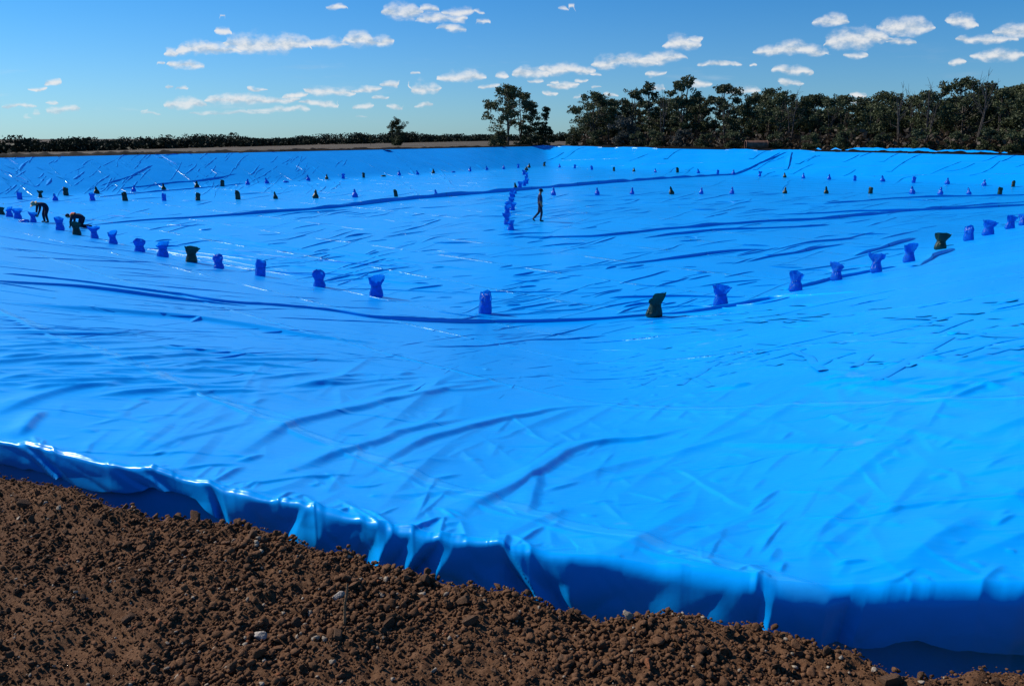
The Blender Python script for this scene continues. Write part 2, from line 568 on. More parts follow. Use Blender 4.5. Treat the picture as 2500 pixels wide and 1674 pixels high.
def drop(px, py):
    """photo pixel -> point on the smooth basin surface"""
    a, b, c = ray(px, py)
    az = math.atan2(a, b)
    hyp = math.hypot(a, b)
    r0, r1 = float(r_crest(az)), float(r_far(az))
    rr = np.exp(np.linspace(math.log(r0), math.log(r1), 500))
    zz = base_z(rr * math.sin(az), rr * math.cos(az))
    lz = CZ + c / hyp * rr
    hit = np.nonzero(lz <= zz)[0]
    hit = hit[hit > 0]
    if len(hit):
        i = hit[0]
        d0, d1 = lz[i - 1] - zz[i - 1], lz[i] - zz[i]
        r = rr[i - 1] + (rr[i] - rr[i - 1]) * (d0 / max(d0 - d1, 1e-9) if d0 > 0 else 1)
    else:
        r = r1
    return r * math.sin(az), r * math.cos(az), float(base_z(np.array([r * math.sin(az)]), np.array([r * math.cos(az)]))[0])

# ------------------------------------------------------------------ blue liner: one sheet with real folds
NC, NR_, NB = 930, 840, 90
caz = np.concatenate([np.linspace(AZ0, math.radians(-39), 60, endpoint=False),
                      np.linspace(math.radians(-39), math.radians(39), NC - 100, endpoint=False),
                      np.linspace(math.radians(39), AZ1, 40)])
R0, R3 = r_crest(caz), r_far(caz)
def Wf(r): return np.log(r) - 2.2 / r
lr = np.exp(np.linspace(math.log(1.5), math.log(200), 6000))
lw = Wf(lr)
tt = np.linspace(0, 1, NR_ - NB)[:, None]
RB = np.maximum(R3 - 13.0, R0 + 0.6 * (R3 - R0))             # the far bank gets rows of its own
RR = np.interp(Wf(R0)[None, :] * (1 - tt) + Wf(RB)[None, :] * tt, lw, lr)
tb = np.linspace(0, 1, NB + 1)[1:, None]
RR = np.concatenate([RR, RB[None, :] * (1 - tb) + R3[None, :] * tb], 0)
SX, SY = RR * np.sin(caz)[None, :], RR * np.cos(caz)[None, :]
SZ0 = base_z(SX, SY)
DZ = np.zeros_like(SX)
edge_fade = np.clip((R3[None, :] - RR) / 2.0, 0, 1)

def window(pts, pad):
    az = np.arctan2(pts[:, 0], pts[:, 1])
    r = np.hypot(pts[:, 0], pts[:, 1])
    rm = max(r.min() - pad, 1.0)
    da = pad / rm
    c0 = max(0, np.searchsorted(caz, az.min() - da) - 1)
    c1 = min(NC, np.searchsorted(caz, az.max() + da) + 1)
    if c1 - c0 < 2:
        return None
    lo, hi = r.min() - pad, r.max() + pad
    rows0, rows1 = NR_, 0
    for cc in np.unique(np.linspace(c0, c1 - 1, 16).astype(int)):
        rows0 = min(rows0, np.searchsorted(RR[:, cc], lo))
        rows1 = max(rows1, np.searchsorted(RR[:, cc], hi))
    rows0, rows1 = max(0, rows0 - 8), min(NR_, rows1 + 9)
    if rows1 - rows0 < 2:
        return None
    return slice(rows0, rows1), slice(c0, c1)

def catmull(p, n=6):
    p = np.asarray(p, float)
    q = np.vstack([2 * p[0] - p[1], p, 2 * p[-1] - p[-2]])
    out = []
    for i in range(1, len(q) - 2):
        t = np.linspace(0, 1, n, endpoint=False)[:, None]
        a, b, c, d = q[i - 1], q[i], q[i + 1], q[i + 2]
        out.append(0.5 * ((2 * b) + (c - a) * t + (2 * a - 5 * b + 4 * c - d) * t ** 2 + (3 * b - a - 3 * c + d) * t ** 3))
    out.append(p[-1:])
    return np.vstack(out)

def ridge(pts, h, w, front=0.45, back=1.3, taper=0.25, wob=0.0, pw=1.7):
    """raise a fold along the ground polyline pts; steep on the side facing the camera"""
    pts = np.asarray(pts, float)[:, :2]
    wd = window(pts, 3.2 * w * max(front, back))
    if wd is None:
        return
    X, Y = SX[wd], SY[wd]
    if wob:
        X = X + wob * vnoise(X / (wob * 8), Y / (wob * 8), 5)
        Y = Y + wob * vnoise(X / (wob * 8), Y / (wob * 8), 9)
    best = np.full(X.shape, 1e9)
    sgn = np.ones(X.shape)
    par = np.zeros(X.shape)
    seg = np.hypot(*(pts[1:] - pts[:-1]).T)
    L = seg.sum()
    acc = 0.0
    for i in range(len(pts) - 1):
        a, b = pts[i], pts[i + 1]
        d = b - a
        l2 = max(d @ d, 1e-9)
        t = np.clip(((X - a[0]) * d[0] + (Y - a[1]) * d[1]) / l2, 0, 1)
        ex, ey = X - (a[0] + t * d[0]), Y - (a[1] + t * d[1])
        ds = np.hypot(ex, ey)
        m = ds < best
        cr = np.sign(d[0] * ey - d[1] * ex)
        best = np.where(m, ds, best)
        sgn = np.where(m, cr, sgn)
        par = np.where(m, (acc + t * seg[i]) / L, par)
        acc += seg[i]
    # camera side: the side of the origin
    mid = len(pts) // 2
    a, b = pts[max(mid - 1, 0)], pts[min(mid, len(pts) - 1)] if mid > 0 else pts[1]
    d = b - a
    cam_side = np.sign(d[0] * (0 - a[1]) - d[1] * (0 - a[0])) or 1
    s = best * sgn * cam_side
    wf = np.where(s > 0, w * front, w * back)
    tp = np.clip(np.minimum(par, 1 - par) / max(taper, 1e-3), 0, 1)
    tp = tp * tp * (3 - 2 * tp)
    hh = h * np.exp(-(best / wf) ** pw) * tp
    DZ[wd] = np.maximum(DZ[wd], hh) + 0.35 * np.minimum(DZ[wd], hh)

STRIPS = []                                  # creases too sharp for the sheet's own grid: (points, height, back width, own part?)
def pix_line(px, n=6):
    g = np.array([drop(x * K, y * K)[:2] for x, y in px])
    return catmull(g, n)

# long folds traced from the photograph: (points, height, half width)
FOLDS = [
 ([(205,515),(330,505),(480,496),(640,485),(790,473),(930,457),(1050,447),(1160,438),(1255,430),(1400,418),(1520,409),(1640,402),(1690,396),(1730,378),(1785,350)], .34, .42),
 ([(1690,397),(1745,372),(1800,348)], .25, .4), ([(1803,388),(1806,365),(1812,348)], .2, .3),
 ([(0,625),(160,642),(300,660),(420,676),(520,692),(640,700),(760,712),(860,728),(980,735),(1120,737),(1250,735),(1380,730),(1470,722),(1600,712),(1700,697),(1770,684),(1860,676),(1960,668)], .17, .20),
 ([(-60,640),(150,654),(300,672),(440,688),(560,700)], .10, .16), ([(1800,664),(1860,652),(1900,640),(1990,622),(2050,610)], .16, .2),
 ([(-60,684),(150,705),(300,716),(430,727),(560,745),(680,765),(760,775),(870,787)], .13, .17),
 ([(960,793),(1100,792),(1240,778),(1390,768)], .07, .10), ([(690,768),(800,780),(880,787)], .06, .09),
 ([(-60,760),(150,763),(260,763),(360,762)], .06, .10), ([(95,820),(220,812),(400,814),(560,815),(690,812),(760,808)], .05, .11),
 ([(150,850),(300,850),(450,850),(600,856)], .05, .11), ([(-60,962),(0,940),(70,915),(150,893),(260,880),(330,868)], .06, .10),
 ([(170,905),(300,890),(420,885),(560,888),(640,885)], .04, .09), ([(25,1006),(60,980),(90,945),(102,936)], .07, .07),
 ([(420,1110),(500,1060),(560,1030),(640,985),(690,965),(780,945),(880,922),(960,906),(1050,885),(1135,871)], .085, .11),
 ([(560,1110),(640,1085),(760,1045),(848,1019),(930,990),(1010,972),(1092,951)], .07, .10),
 ([(760,1120),(830,1085),(900,1047),(988,1007),(1168,959),(1309,935),(1405,927),(1478,918)], .085, .10),
 ([(1000,1225),(1030,1190),(1092,1152),(1172,1120),(1225,1087),(1308,1036),(1400,1015),(1480,1006),(1560,985),(1645,962)], .10, .10),
 ([(1190,1190),(1215,1150),(1222,1110),(1240,1080)], .06, .09), ([(300,1060),(400,1010),(500,985),(600,960)], .035, .08),
 ([(1480,1060),(1560,1080),(1640,1130),(1760,1190)], .022, .05), ([(2070,1240),(2200,1300),(2290,1360)], .02, .035), ([(1330,1010),(1200,1090),(1150,1110)], .02, .05),
 ([(1665,1190),(1630,1260),(1590,1300)], .02, .035), ([(2110,1290),(2040,1340),(1970,1395)], .02, .03), ([(1700,1290),(1750,1330),(1770,1350)], .022, .03),
 ([(1900,960),(2060,985),(2342,1040)], .03, .12), ([(1870,870),(2050,905),(2342,945)], .04, .16), ([(1960,810),(2100,835),(2342,860)], .05, .2),
 ([(1200,545),(1300,543),(1380,540),(1500,527),(1640,515),(1760,507),(1860,503),(1930,497),(2030,488),(2130,478),(2210,472),(2300,465),(2380,460)], .19, .26),
 ([(1470,545),(1560,535),(1650,527),(1750,523),(1850,518),(1900,515)], .15, .22), ([(1770,492),(1850,489),(1950,484),(2060,483),(2190,478),(2380,468)], .18, .28),
 ([(1880,467),(2000,458),(2090,452),(2230,449),(2380,446)], .16, .3), ([(1403,607),(1490,598),(1580,586),(1673,575),(1757,571)], .11, .16),
 ([(1707,599),(1780,585),(1858,571),(1929,558)], .12, .16), ([(1770,573),(1854,555),(1929,548),(1998,531)], .09, .14), ([(1958,586),(1995,574),(2090,545)], .15, .2),
 ([(2097,608),(2135,590),(2185,570)], .16, .18), ([(1393,681),(1478,680),(1583,679),(1703,679)], .11, .14), ([(1448,745),(1568,739),(1637,733),(1718,723),(1802,714)], .08, .12),
 ([(1478,748),(1733,731),(1904,716)], .06, .11), ([(1100,668),(1200,668),(1290,668)], .06, .09), ([(1600,655),(1680,645),(1740,640)], .06, .09), ([(530,622),(620,612),(700,608)], .05, .08),
 ([(280,432),(380,420),(470,412),(540,398)], .14, .3), ([(220,452),(330,441),(450,431),(560,420)], .12, .3), ([(230,425),(300,402),(350,378)], .12, .3),
]
for k, (px, h, w) in enumerate(FOLDS):
    g = pix_line(px)
    r = float(np.hypot(*g.T).mean())
    if r > 12.5:
        STRIPS.append((g, h * (.9 if r > 25 else .66), (.5 if k < 3 else .35), True))
    else:
        ridge(g, h * .38, w * .75, .55, 1.5, .3, wob=w * .4, pw=1.8)

# the many small wrinkles between them
def strokes(n, x0, x1, y0, y1, ang, spread, l0, l1, h0, h1, w0, w1, bend=0.15, seed=1, fr=0.5, zmax=None, hs_=1.0):
    g = np.random.default_rng(seed)
    for _ in range(n):
        x, y = g.uniform(x0, x1), g.uniform(y0, y1)
        a = math.radians(g.normal(ang(x, y) if callable(ang) else ang, spread))
        l = math.exp(g.uniform(math.log(l0), math.log(l1)))
        b = g.normal(0, bend)
        pts = []
        for k in (-0.5, -0.17, 0.17, 0.5):
            pts.append((x + l * k * math.cos(a), y - l * k * math.sin(a) + l * b * (k * k - 0.1)))
        gp = np.array([drop(px * K, py * K)[:2] for px, py in pts])
        if np.hypot(*(gp[-1] - gp[0])) > 40:
            continue
        u = g.uniform() ** 1.6
        r = math.hypot(*gp.mean(0))
        if zmax is not None and drop(x * K, y * K)[2] > zmax:
            continue
        if r > 8.5:
            if fr > .9:
                continue
            STRIPS.append((catmull(gp, 3), (h0 + (h1 - h0) * u) * hs_ * (min(1, max(.35, r / 26)) if r > 13 else .22), .05 + .006 * r, False))
            continue
        w = w0 + (w1 - w0) * u
        ridge(catmull(gp, 3), h0 + (h1 - h0) * u, max(w, (0.0085 if r < 55 else .0032) * r), fr, 1.2, taper=0.4, pw=1.4)
strokes(300, 150, 1250, 490, 720, lambda x, y: 9 + 5 * math.sin(x * .01), 5, 25, 130, .008, .045, .05, .12, .06, 1, zmax=-2.85)
strokes(310, 1150, 2400, 440, 720, 8, 6, 25, 140, .008, .045, .05, .12, .06, 2, zmax=-2.85)
strokes(130, -60, 900, 560, 780, lambda x, y: -7 + 7 * (y - 600) / 200, 2, 160, 560, .008, .036, .05, .09, .03, 3)
strokes(90, -60, 900, 760, 900, lambda x, y: 2, 4, 160, 520, .008, .034, .04, .08, .05, 13)
strokes(240, 900, 2400, 690, 900, 5, 5, 50, 300, .010, .040, .03, .06, .10, 4)
strokes(45, 300, 2400, 880, 1280, 20, 14, 160, 460, .010, .028, .08, .15, .12, 15)
strokes(330, 100, 2400, 820, 1300, 12, 26, 30, 220, .004, .015, .011, .018, .2, 5)
strokes(330, 300, 2400, 720, 1330, -5, 45, 25, 170, .004, .012, .010, .014, .3, 25, 1.0)
strokes(95, 0, 800, 350, 440, 42, 10, 14, 55, .015, .05, .10, .18, .35, 6)
strokes(44, 0, 1150, 345, 430, -33, 5, 30, 120, .015, .05, .08, .14, .10, 7)
strokes(34, 1250, 2400, 345, 425, 26, 8, 25, 90, .010, .03, .10, .18, .15, 8)
strokes(110, 0, 2400, 440, 500, 5, 4, 35, 130, .012, .04, .06, .12, .06, 9, zmax=-2.85)
# short kinks running in from the crest
gK = np.random.default_rng(33)
for _ in range(30):
    a = math.radians(gK.uniform(-40, 4) if _ < 27 else gK.uniform(4, 38))
    r = float(r_crest(a))
    l = gK.uniform(.08, .45)
    da = gK.normal(0, .6) * l / r
    ridge(np.array([[(r - .08) * math.sin(a), (r - .08) * math.cos(a)], [(r + l * .5) * math.sin(a + da * .6), (r + l * .5) * math.cos(a + da * .6)], [(r + l) * math.sin(a + da), (r + l) * math.cos(a + da)]]),
          gK.uniform(.006, .022), gK.uniform(.012, .03), .7, 1.3, .35, pw=1.3)
# welded seams stand up a little near by
for k in range(0, 6):
    q0 = SEAM_0 + SEAM_W * k
    t = np.linspace(-30, 40, 60)
    lx = SEAM_N[0] * q0 + SEAM_N[1] * t + 0.12 * np.sin(t * 0.9 + k)
    ly = SEAM_N[1] * q0 - SEAM_N[0] * t
    ok = ly > 2.0
    if ok.sum() > 3:
        ridge(np.stack([lx[ok], ly[ok]], 1), 0.012, 0.035, 1.0, 1.0, 0.02, 0.05)
DZ += 0.014 * fbm(SX / 1.8, SY / 1.1, 3, 3)
DZ += 0.015 * np.abs(fbm(SX / 3.5 + 3, SY / 1.6, 2, 31))
SZ = SZ0 + DZ * edge_fade
# ragged crest
crag = 0.016 * fbm(caz * 11, caz * 0, 2, 41)
SZ += (crag[None, :]) * np.exp(-(RR - R0[None, :]) / 0.12)

# the sheet turns down into the anchor trench: pleated face
pleats = [(-200,0),(0,.01),(25,0),(45,.06),(60,-.05),(92,.04),(240,.02),(262,-.02),(300,.05),(322,.0),(400,.035),(450,.02),(480,-.07),(505,.06),(560,.03),(600,-.01),(690,-.03),
          (702,.05),(740,.06),(830,-.03),(872,-.01),(900,.07),(945,.0),(980,.05),(1008,-.05),(1040,.03),(1128,-.07),(1140,-.08),(1168,.07),(1190,.02),(1212,0),(1255,.05),(1400,.02),(1500,.03),
          (1700,.01),(1752,-.03),(1778,.04),(1900,.03),(1952,-.05),(1990,.03),(2100,.05),(2342,.03),(2600,.02)]
pl_az = np.array([math.atan2(*at(x * K, np.interp(x, [p[0] for p in crest_px], [p[1] for p in crest_px]) * K, 0.0)) for x, _ in pleats])
PL = smooth1(np.interp(caz, pl_az, [(0.75 if x_ < 1250 else 0.5) * d for x_, d in pleats]), 3)
pl_d = [(0.75 if x_ < 1250 else 0.5) * d for x_, d in pleats]
edge_px = [(-100,1100),(0,1131),(52,1147),(159,1179),(223,1195),(298,1205),(450,1208),(478,1219),(501,1245),(521,1261),(569,1290),(700,1400),(1000,1560),(1600,1700),(1850,1640),(1900,1556),
           (2029,1561),(2123,1566),(2156,1564),(2189,1553),(2241,1549),(2278,1560),(2335,1574),(2410,1577),(2500,1587),(2700,1600)]
def edge_depth(az, r):
    ea, es = [], []
    for x, y in edge_px:
        a, b, c = ray(x, y)
        ea.append(math.atan2(a, b)); es.append(c / math.hypot(a, b))
    sl = np.interp(az, ea, es)
    return np.clip(-(CZ + sl * r), 0.06, 0.42)
Zc = SZ[0]
ED = edge_depth(caz, R0 - 0.05)
KF = 34
fs = (np.linspace(1, 0, KF + 1)[:-1])[:, None]            # 1 at the free edge, 0 at the crest
RHO = np.interp(caz, np.radians([-30, 5, 18, 35]), [.020, .030, .068, .082])[None, :]
arc = np.clip(fs * (ED[None, :] + 0.02) / (RHO * 1.3), 0, 1) * math.radians(80)
rest = np.maximum(fs * (ED[None, :] + 0.02) - RHO * 1.3, 0)
hor = RHO * np.sin(arc) + rest * math.cos(math.radians(80))
ver = RHO * (1 - np.cos(arc)) + rest * math.sin(math.radians(80))
g_ = np.clip(ver / 0.16, 0, 1)
azg = np.broadcast_to(caz[None, :], hor.shape)
shear = 0.55 * fbm(caz * 7 + 2, caz * 0, 2, 57)[None, :]
P2 = np.interp(azg + shear * ver, pl_az, pl_d)
crz = np.abs(vnoise(azg * 17 + ver * 7, ver * 5 - azg * 6, 51)) + 0.6 * np.abs(vnoise(azg * 33 - ver * 12, ver * 9 + azg * 8, 53))
fold_noise = 0.045 * (crz - 0.3) * np.interp(azg, np.radians([-10, 12]), [1.0, 0.35])
FRr = R0[None, :] - hor - (P2 + fold_noise) * (g_ ** 0.8)
FZ = Zc[None, :] - ver
FX, FY = FRr * np.sin(caz)[None, :], FRr * np.cos(caz)[None, :]
# pleats also run a little way up the crest
pull = PL[None, :] * 0.25 * np.exp(-(RR - R0[None, :]) / 0.10)
SZ -= pull * 0.6
FZ -= 0.6 * PL[None, :] * 0.25
V = np.concatenate([np.stack([FX, FY, FZ], -1), np.stack([SX, SY, SZ], -1)], 0)
nrows = V.shape[0]
me = np_mesh('sheet', V.reshape(-1, 3), grid_faces(nrows, NC))
liner = empty('pond_liner', (0, 0, FLOOR))
tag(liner, 'vast bright blue plastic liner spread wrinkled over the whole basin', 'liner')
o = link('sheet', me, None, M['liner'])
o.parent = liner
o.matrix_parent_inverse = liner.matrix_world.inverted()
o.location = (0, 0, 3.0) if False else (0, 0, 0)
liner.location = (0, 0, 0)

def surf_z(x, y):
    """height of the wrinkled sheet"""
    a = math.atan2(x, y)
    r = math.hypot(x, y)
    c = int(np.clip(np.searchsorted(caz, a), 1, NC - 1))
    rw = int(np.clip(np.searchsorted(RR[:, c], r), 1, NR_ - 1))
    return float(SZ[rw, c])

def surf_zv(x, y):
    c = np.clip(np.searchsorted(caz, np.arctan2(x, y)), 1, NC - 1)
    r = np.hypot(x, y)
    return np.array([SZ[min(max(int(np.searchsorted(RR[:, ci], ri)), 1), NR_ - 1), ci] for ci, ri in zip(c, r)])

def strip_mesh(pts, h, b, g, rough=1.5):
    n = max(len(pts), 8)
    d = np.concatenate([[0], np.cumsum(np.hypot(*np.diff(pts, axis=0).T))])
    if d[-1] > 6:
        n = max(n, int(d[-1] / .45))
    t = np.linspace(0, 1, n)
    p = np.stack([np.interp(t * d[-1], d, pts[:, 0]), np.interp(t * d[-1], d, pts[:, 1])], -1)
    tg = np.gradient(p, axis=0)
    tg /= np.maximum(np.linalg.norm(tg, axis=1)[:, None], 1e-9)
    nr = np.stack([tg[:, 1], -tg[:, 0]], -1)
    if (nr @ np.array([.898, -.439])).sum() < 0:          # the steep side lies away from the sun
        nr = -nr
    ph = g.uniform(0, 99)
    p = p + nr * (b * .30 * 2 * vnoise(t * d[-1] / (b * 5) + ph, t * 0 + ph, 3))[:, None]
    hv = h * np.clip(4 * t * (1 - t), 0, 1) ** .45 * np.clip(.80 + rough * vnoise(t * d[-1] / 1.6 + ph, t * 0, 4), .12, 1.3)
    hv = np.maximum(hv, .004)
    z = surf_zv(p[:, 0], p[:, 1])
    rows_ = []
    for so, sz, k0 in ((-1.0, 0, -.012), (-.42, .40, 0), (-.12, .90, 0), (0, 1.0, 0), (.10, .55, 0), (.16, 0, -.03)):
        off_ = so * b if so < 0 else so * hv * 2.0
        q = p + nr * (off_ * np.ones(n))[:, None]
        rows_.append(np.stack([q[:, 0], q[:, 1], z + sz * hv + k0], -1))
    return np.stack(rows_).reshape(-1, 3), grid_faces(6, n)
gT = np.random.default_rng(77)
small = []
for pts, h, b, own in STRIPS:
    if len(pts) < 3:
        continue
    v, f = strip_mesh(np.asarray(pts), h, b, gT, .7 if own else 1.5)
    if own:
        link('fold', np_mesh('fold', v, f), liner, M['liner'])
    else:
        small.append((v, f))
def join(parts):
    Vs, Fs, off = [], [], 0
    for v, f in parts:
        Vs.append(v); Fs.append(f + off); off += len(v)
    return np.concatenate(Vs), np.concatenate(Fs)
v, f = join(small)
o = link('wrinkles', np_mesh('wrinkles', v, f), liner, M['liner'])
tag(o, kind='stuff')

# under-sheet lying in the trench, seen below the free edge
la = np.linspace(math.radians(-45), math.radians(42), 420)
lr0, lrs = r_crest(la), r_soil(la)
rows = []
gap = np.maximum(lr0 - lrs, 0.25)
for s_, dr, dz in ((0, 0.03, -0.07), (1, 0.0, -0.12), (2, -0.02, -0.22), (3, -0.035, -0.32), (4, -0.06, -0.40), (5, -0.14, -0.46), (6, -0.28, -0.48), (7, -0.5, -0.47)):
    n = 0.02 * fbm(la * 25 + s_ * 0.4, la * 0 + s_ * 0.7, 3, 61)
    rr_ = lr0 + dr + n * (1 if s_ > 0 else 0) - 0.0
    rows.append(np.stack([rr_ * np.sin(la), rr_ * np.cos(la), dz + 0.6 * n + 0 * la], -1))
Vl = np.stack(rows)
o = link('lower_sheet', np_mesh('lower_sheet', Vl.reshape(-1, 3), grid_faces(len(rows), len(la))), liner, M['liner'])

# loose, crumpled edge of the liner thrown up on the far rim
def rim_flap(az0, az1, w0, h0, seed, off=0.2):
    n, k = max(12, int((az1 - az0) / math.radians(0.10))), 9
    a = np.linspace(az0, az1, n)
    r = r_far(a)
    zr = rim_z(a)
    tp = np.clip(np.minimum(np.arange(n), n - 1 - np.arange(n)) / 6.0, 0.05, 1)
    Vs = []
    for j in range(k):
        f = j / (k - 1)
        nn = fbm(a * 160 + f * 2, a * 0 + f * 3 + seed, 3, 71)
        rr_ = r - 0.15 + off + f * w0 * tp + 0.3 * nn * f
        z = zr + (0.24 if off > .5 else .03) + tp * h0 * (math.sin(f * math.pi) * 0.9 + 0.9 * np.abs(nn) + 0.25 * fbm(a * 60, a * 0 + seed, 2, 5))
        if j == 0:
            z = zr + (0.20 if off > .5 else -.02)
        Vs.append(np.stack([rr_ * np.sin(a), rr_ * np.cos(a), z], -1))
    Vs = np.stack(Vs)
    link('edge_flap', np_mesh('edge_flap', Vs.reshape(-1, 3), grid_faces(k, n)), liner, M['liner'])
def azpx(x): return math.atan2((x - 1250) / FPX, cp + (837 - 360) / FPX * sp)
for i, (x0, x1, w, h, off) in enumerate([(1300, 1360, 1.2, .25, 0), (1362, 1470, 1.6, .30, 0), (1500, 1600, 1.5, .30, 0), (1540, 1605, 1.0, .35, 0), (1770, 1850, 1.2, .35, 0), (1880, 1990, 1.6, .45, 0),
                                   (1990, 2006, 0.8, .8, 1.2), (2028, 2055, 1.0, .9, 1.2), (2064, 2180, 1.8, .9, 1.3), (2150, 2290, 2.2, 1.0, 1.3), (2280, 2440, 1.6, .6, 1.4), (2446, 2462, .8, .3, 1.0)]):
    rim_flap(azpx(x0), azpx(x1), w, h * 0.30, i * 3.7, off)

# ------------------------------------------------------------------ ground beyond the basin
tl_az = np.radians([-180, -60, -33.5, -20, -2, 10, 30, 60, 180])
tl_sl = np.array([-.022, -.022, -.0170, -.0112, -.0042, -.005, -.006, -.010, -.022])   # slope down to the foot of the far wood
tl_d = np.array([560, 560, 640, 760, 950, 800, 600, 560, 560.])
def ground_z(x, y):
    a = np.arctan2(x, y)
    r = np.hypot(x, y)
    d = np.interp(a, tl_az, tl_d)
    zt = CZ + np.interp(a, tl_az, tl_sl) * d
    inside = (a > AZ0 - 0.02) & (a < AZ1 + 0.02)
    ac = np.clip(a, AZ0, AZ1)
    r3 = np.where(inside, r_far(ac), 30.0)
    zr = np.where(inside, rim_z(ac), -0.1)
    f = np.clip((r - r3) / (d - r3), 0, 6)
    f = np.minimum(f, 1 + 0.1 * np.maximum(f - 1, 0))
    return zr - 0.04 + (zt - zr) * f
ga = np.concatenate([np.linspace(-math.pi, AZ0 - 0.01, 60), np.linspace(AZ0 - 0.005, AZ1 + 0.005, 420), np.linspace(AZ1 + 0.01, math.pi, 60)])
gin = np.where((ga > AZ0 - 0.02) & (ga < AZ1 + 0.02), r_far(np.clip(ga, AZ0, AZ1)) - 0.05, 1.2)
gt = np.linspace(0, 1, 150)[:, None] ** 1.3
gr = np.exp(np.log(gin)[None, :] * (1 - gt) + math.log(9000) * gt)
GX, GY = gr * np.sin(ga)[None, :], gr * np.cos(ga)[None, :]
GZ = ground_z(GX, GY)
beh = (ga < AZ0 - 0.006) | (ga > AZ1 + 0.006)
GZ = np.where(beh[None, :] & (gr < 60), GZ - 0.25, GZ)
o = link('ground', np_mesh('ground', np.stack([GX, GY, GZ], -1).reshape(-1, 3), grid_faces(*GX.shape)), None, M['field'])
tag(o, kind='structure')

# low soil berm along the far rims
ba = np.linspace(AZ0 + 0.01, AZ1 - 0.01, 900)
br = r_far(ba)
bz = rim_z(ba)
Vb = []
for f, (dr, hz) in enumerate([(-0.12, -0.06), (0.15, 0.03), (0.6, 0.16), (1.2, 0.24), (2.0, 0.18), (3.2, -0.05), (5.0, -0.5)]):
    n = fbm(ba * 120 + f, ba * 0 + f * 1.7, 4, 81)
    rr_ = br + dr
    Vb.append(np.stack([rr_ * np.sin(ba), rr_ * np.cos(ba), bz + hz * (1 + 1.0 * n) + (0.05 * n if f else 0)], -1))
Vb = np.stack(Vb)
o = link('soil_berm', np_mesh('soil_berm', Vb.reshape(-1, 3), grid_faces(len(Vb), len(ba))), None, M['soil'])
tag(o, kind='structure')

# ------------------------------------------------------------------ foreground soil bank
sa = np.linspace(math.radians(-70), math.radians(70), 520)
srs = r_soil(sa)
srs = srs + 0.03 * fbm(sa * 30, sa * 0, 4, 91)
def soil_h(x, y):
    return 0.055 * fbm(x * 1.6 + 5, y * 1.6, 3, 101) + 0.026 * fbm(x * 8, y * 8, 4, 111) + 0.014 * fbm(x * 45, y * 45, 3, 121) + 0.022 * np.abs(fbm(x * 19, y * 19, 3, 131))
st_ = np.concatenate([np.linspace(0.30, 1.0, 240), np.linspace(1.0, 1.0, 14)])[:, None]
srr = srs[None, :] * st_
over = np.concatenate([np.zeros(240), np.linspace(0.02, 1, 14)])[:, None]
srr = srr + over * 0.22
Xs, Ys = srr * np.sin(sa)[None, :], srr * np.cos(sa)[None, :]
edge_round = np.clip((srr - srs[None, :] + 0.10) / 0.10, 0, 1)
Zs = soil_h(Xs, Ys) - 0.02 * edge_round ** 2 - over ** 1.2 * 0.5
o_soil = link('soil_bank', np_mesh('soil_bank', np.stack([Xs, Ys, Zs], -1).reshape(-1, 3), grid_faces(*Xs.shape)), None, M['soil'])
tag(o_soil, kind='structure')
ca = o_soil.data.attributes.new('tint', 'FLOAT_COLOR', 'POINT')
ca.data.foreach_set('color', np.zeros(len(o_soil.data.vertices) * 4, np.float32))

def ico(sub):
    bm = bmesh.new()
    bmesh.ops.create_icosphere(bm, subdivisions=sub, radius=1)
    v = np.array([q.co[:] for q in bm.verts])
    f = np.array([[q.index for q in fc.verts] for fc in bm.faces])
    bm.free()
    return v, f
def lump(v, g, amp, nk=6):
    d = np.ones(len(v))
    for k in range(nk):
        fr = g.normal(size=3) * (1.2 + 0.8 * k)
        d += amp / (1 + 0.35 * k) * np.sin(v @ fr + g.uniform(0, 6.28))
    sc = g.uniform(0.65, 1.15, 3)
    v = v * d[:, None]
    for _ in range(7):                                          # broken faces
        n_ = g.normal(size=3); n_ /= np.linalg.norm(n_)
        v = v - np.maximum(v @ n_ - g.uniform(.42, .80), 0)[:, None] * n_[None, :]
    return v * sc
def rot_mats(g, n):
    q = g.normal(size=(n, 4))
    q /= np.linalg.norm(q, axis=1)[:, None]
    w, x, y, z = q.T
    return np.stack([np.stack([1 - 2 * (y * y + z * z), 2 * (x * y - z * w), 2 * (x * z + y * w)], -1),
                     np.stack([2 * (x * y + z * w), 1 - 2 * (x * x + z * z), 2 * (y * z - x * w)], -1),
                     np.stack([2 * (x * z - y * w), 2 * (y * z + x * w), 1 - 2 * (x * x + y * y)], -1)], 1)
gS = np.random.default_rng(21)
def soil_points(n, r_min=1.45, a0=-48, a1=50):
    x = gS.uniform(-3.1, 2.3, n * 8)
    y = gS.uniform(1.2, 4.3, n * 8)
    a, r = np.arctan2(x, y), np.hypot(x, y)
    rs = np.interp(a, sa, srs)
    keep = (r < rs - 0.012) & (r > r_min) & (a > math.radians(a0)) & (a < math.radians(a1))
    a, r = a[keep][:n], r[keep][:n]
    x, y = r * np.sin(a), r * np.cos(a)
    return x, y, soil_h(x, y)
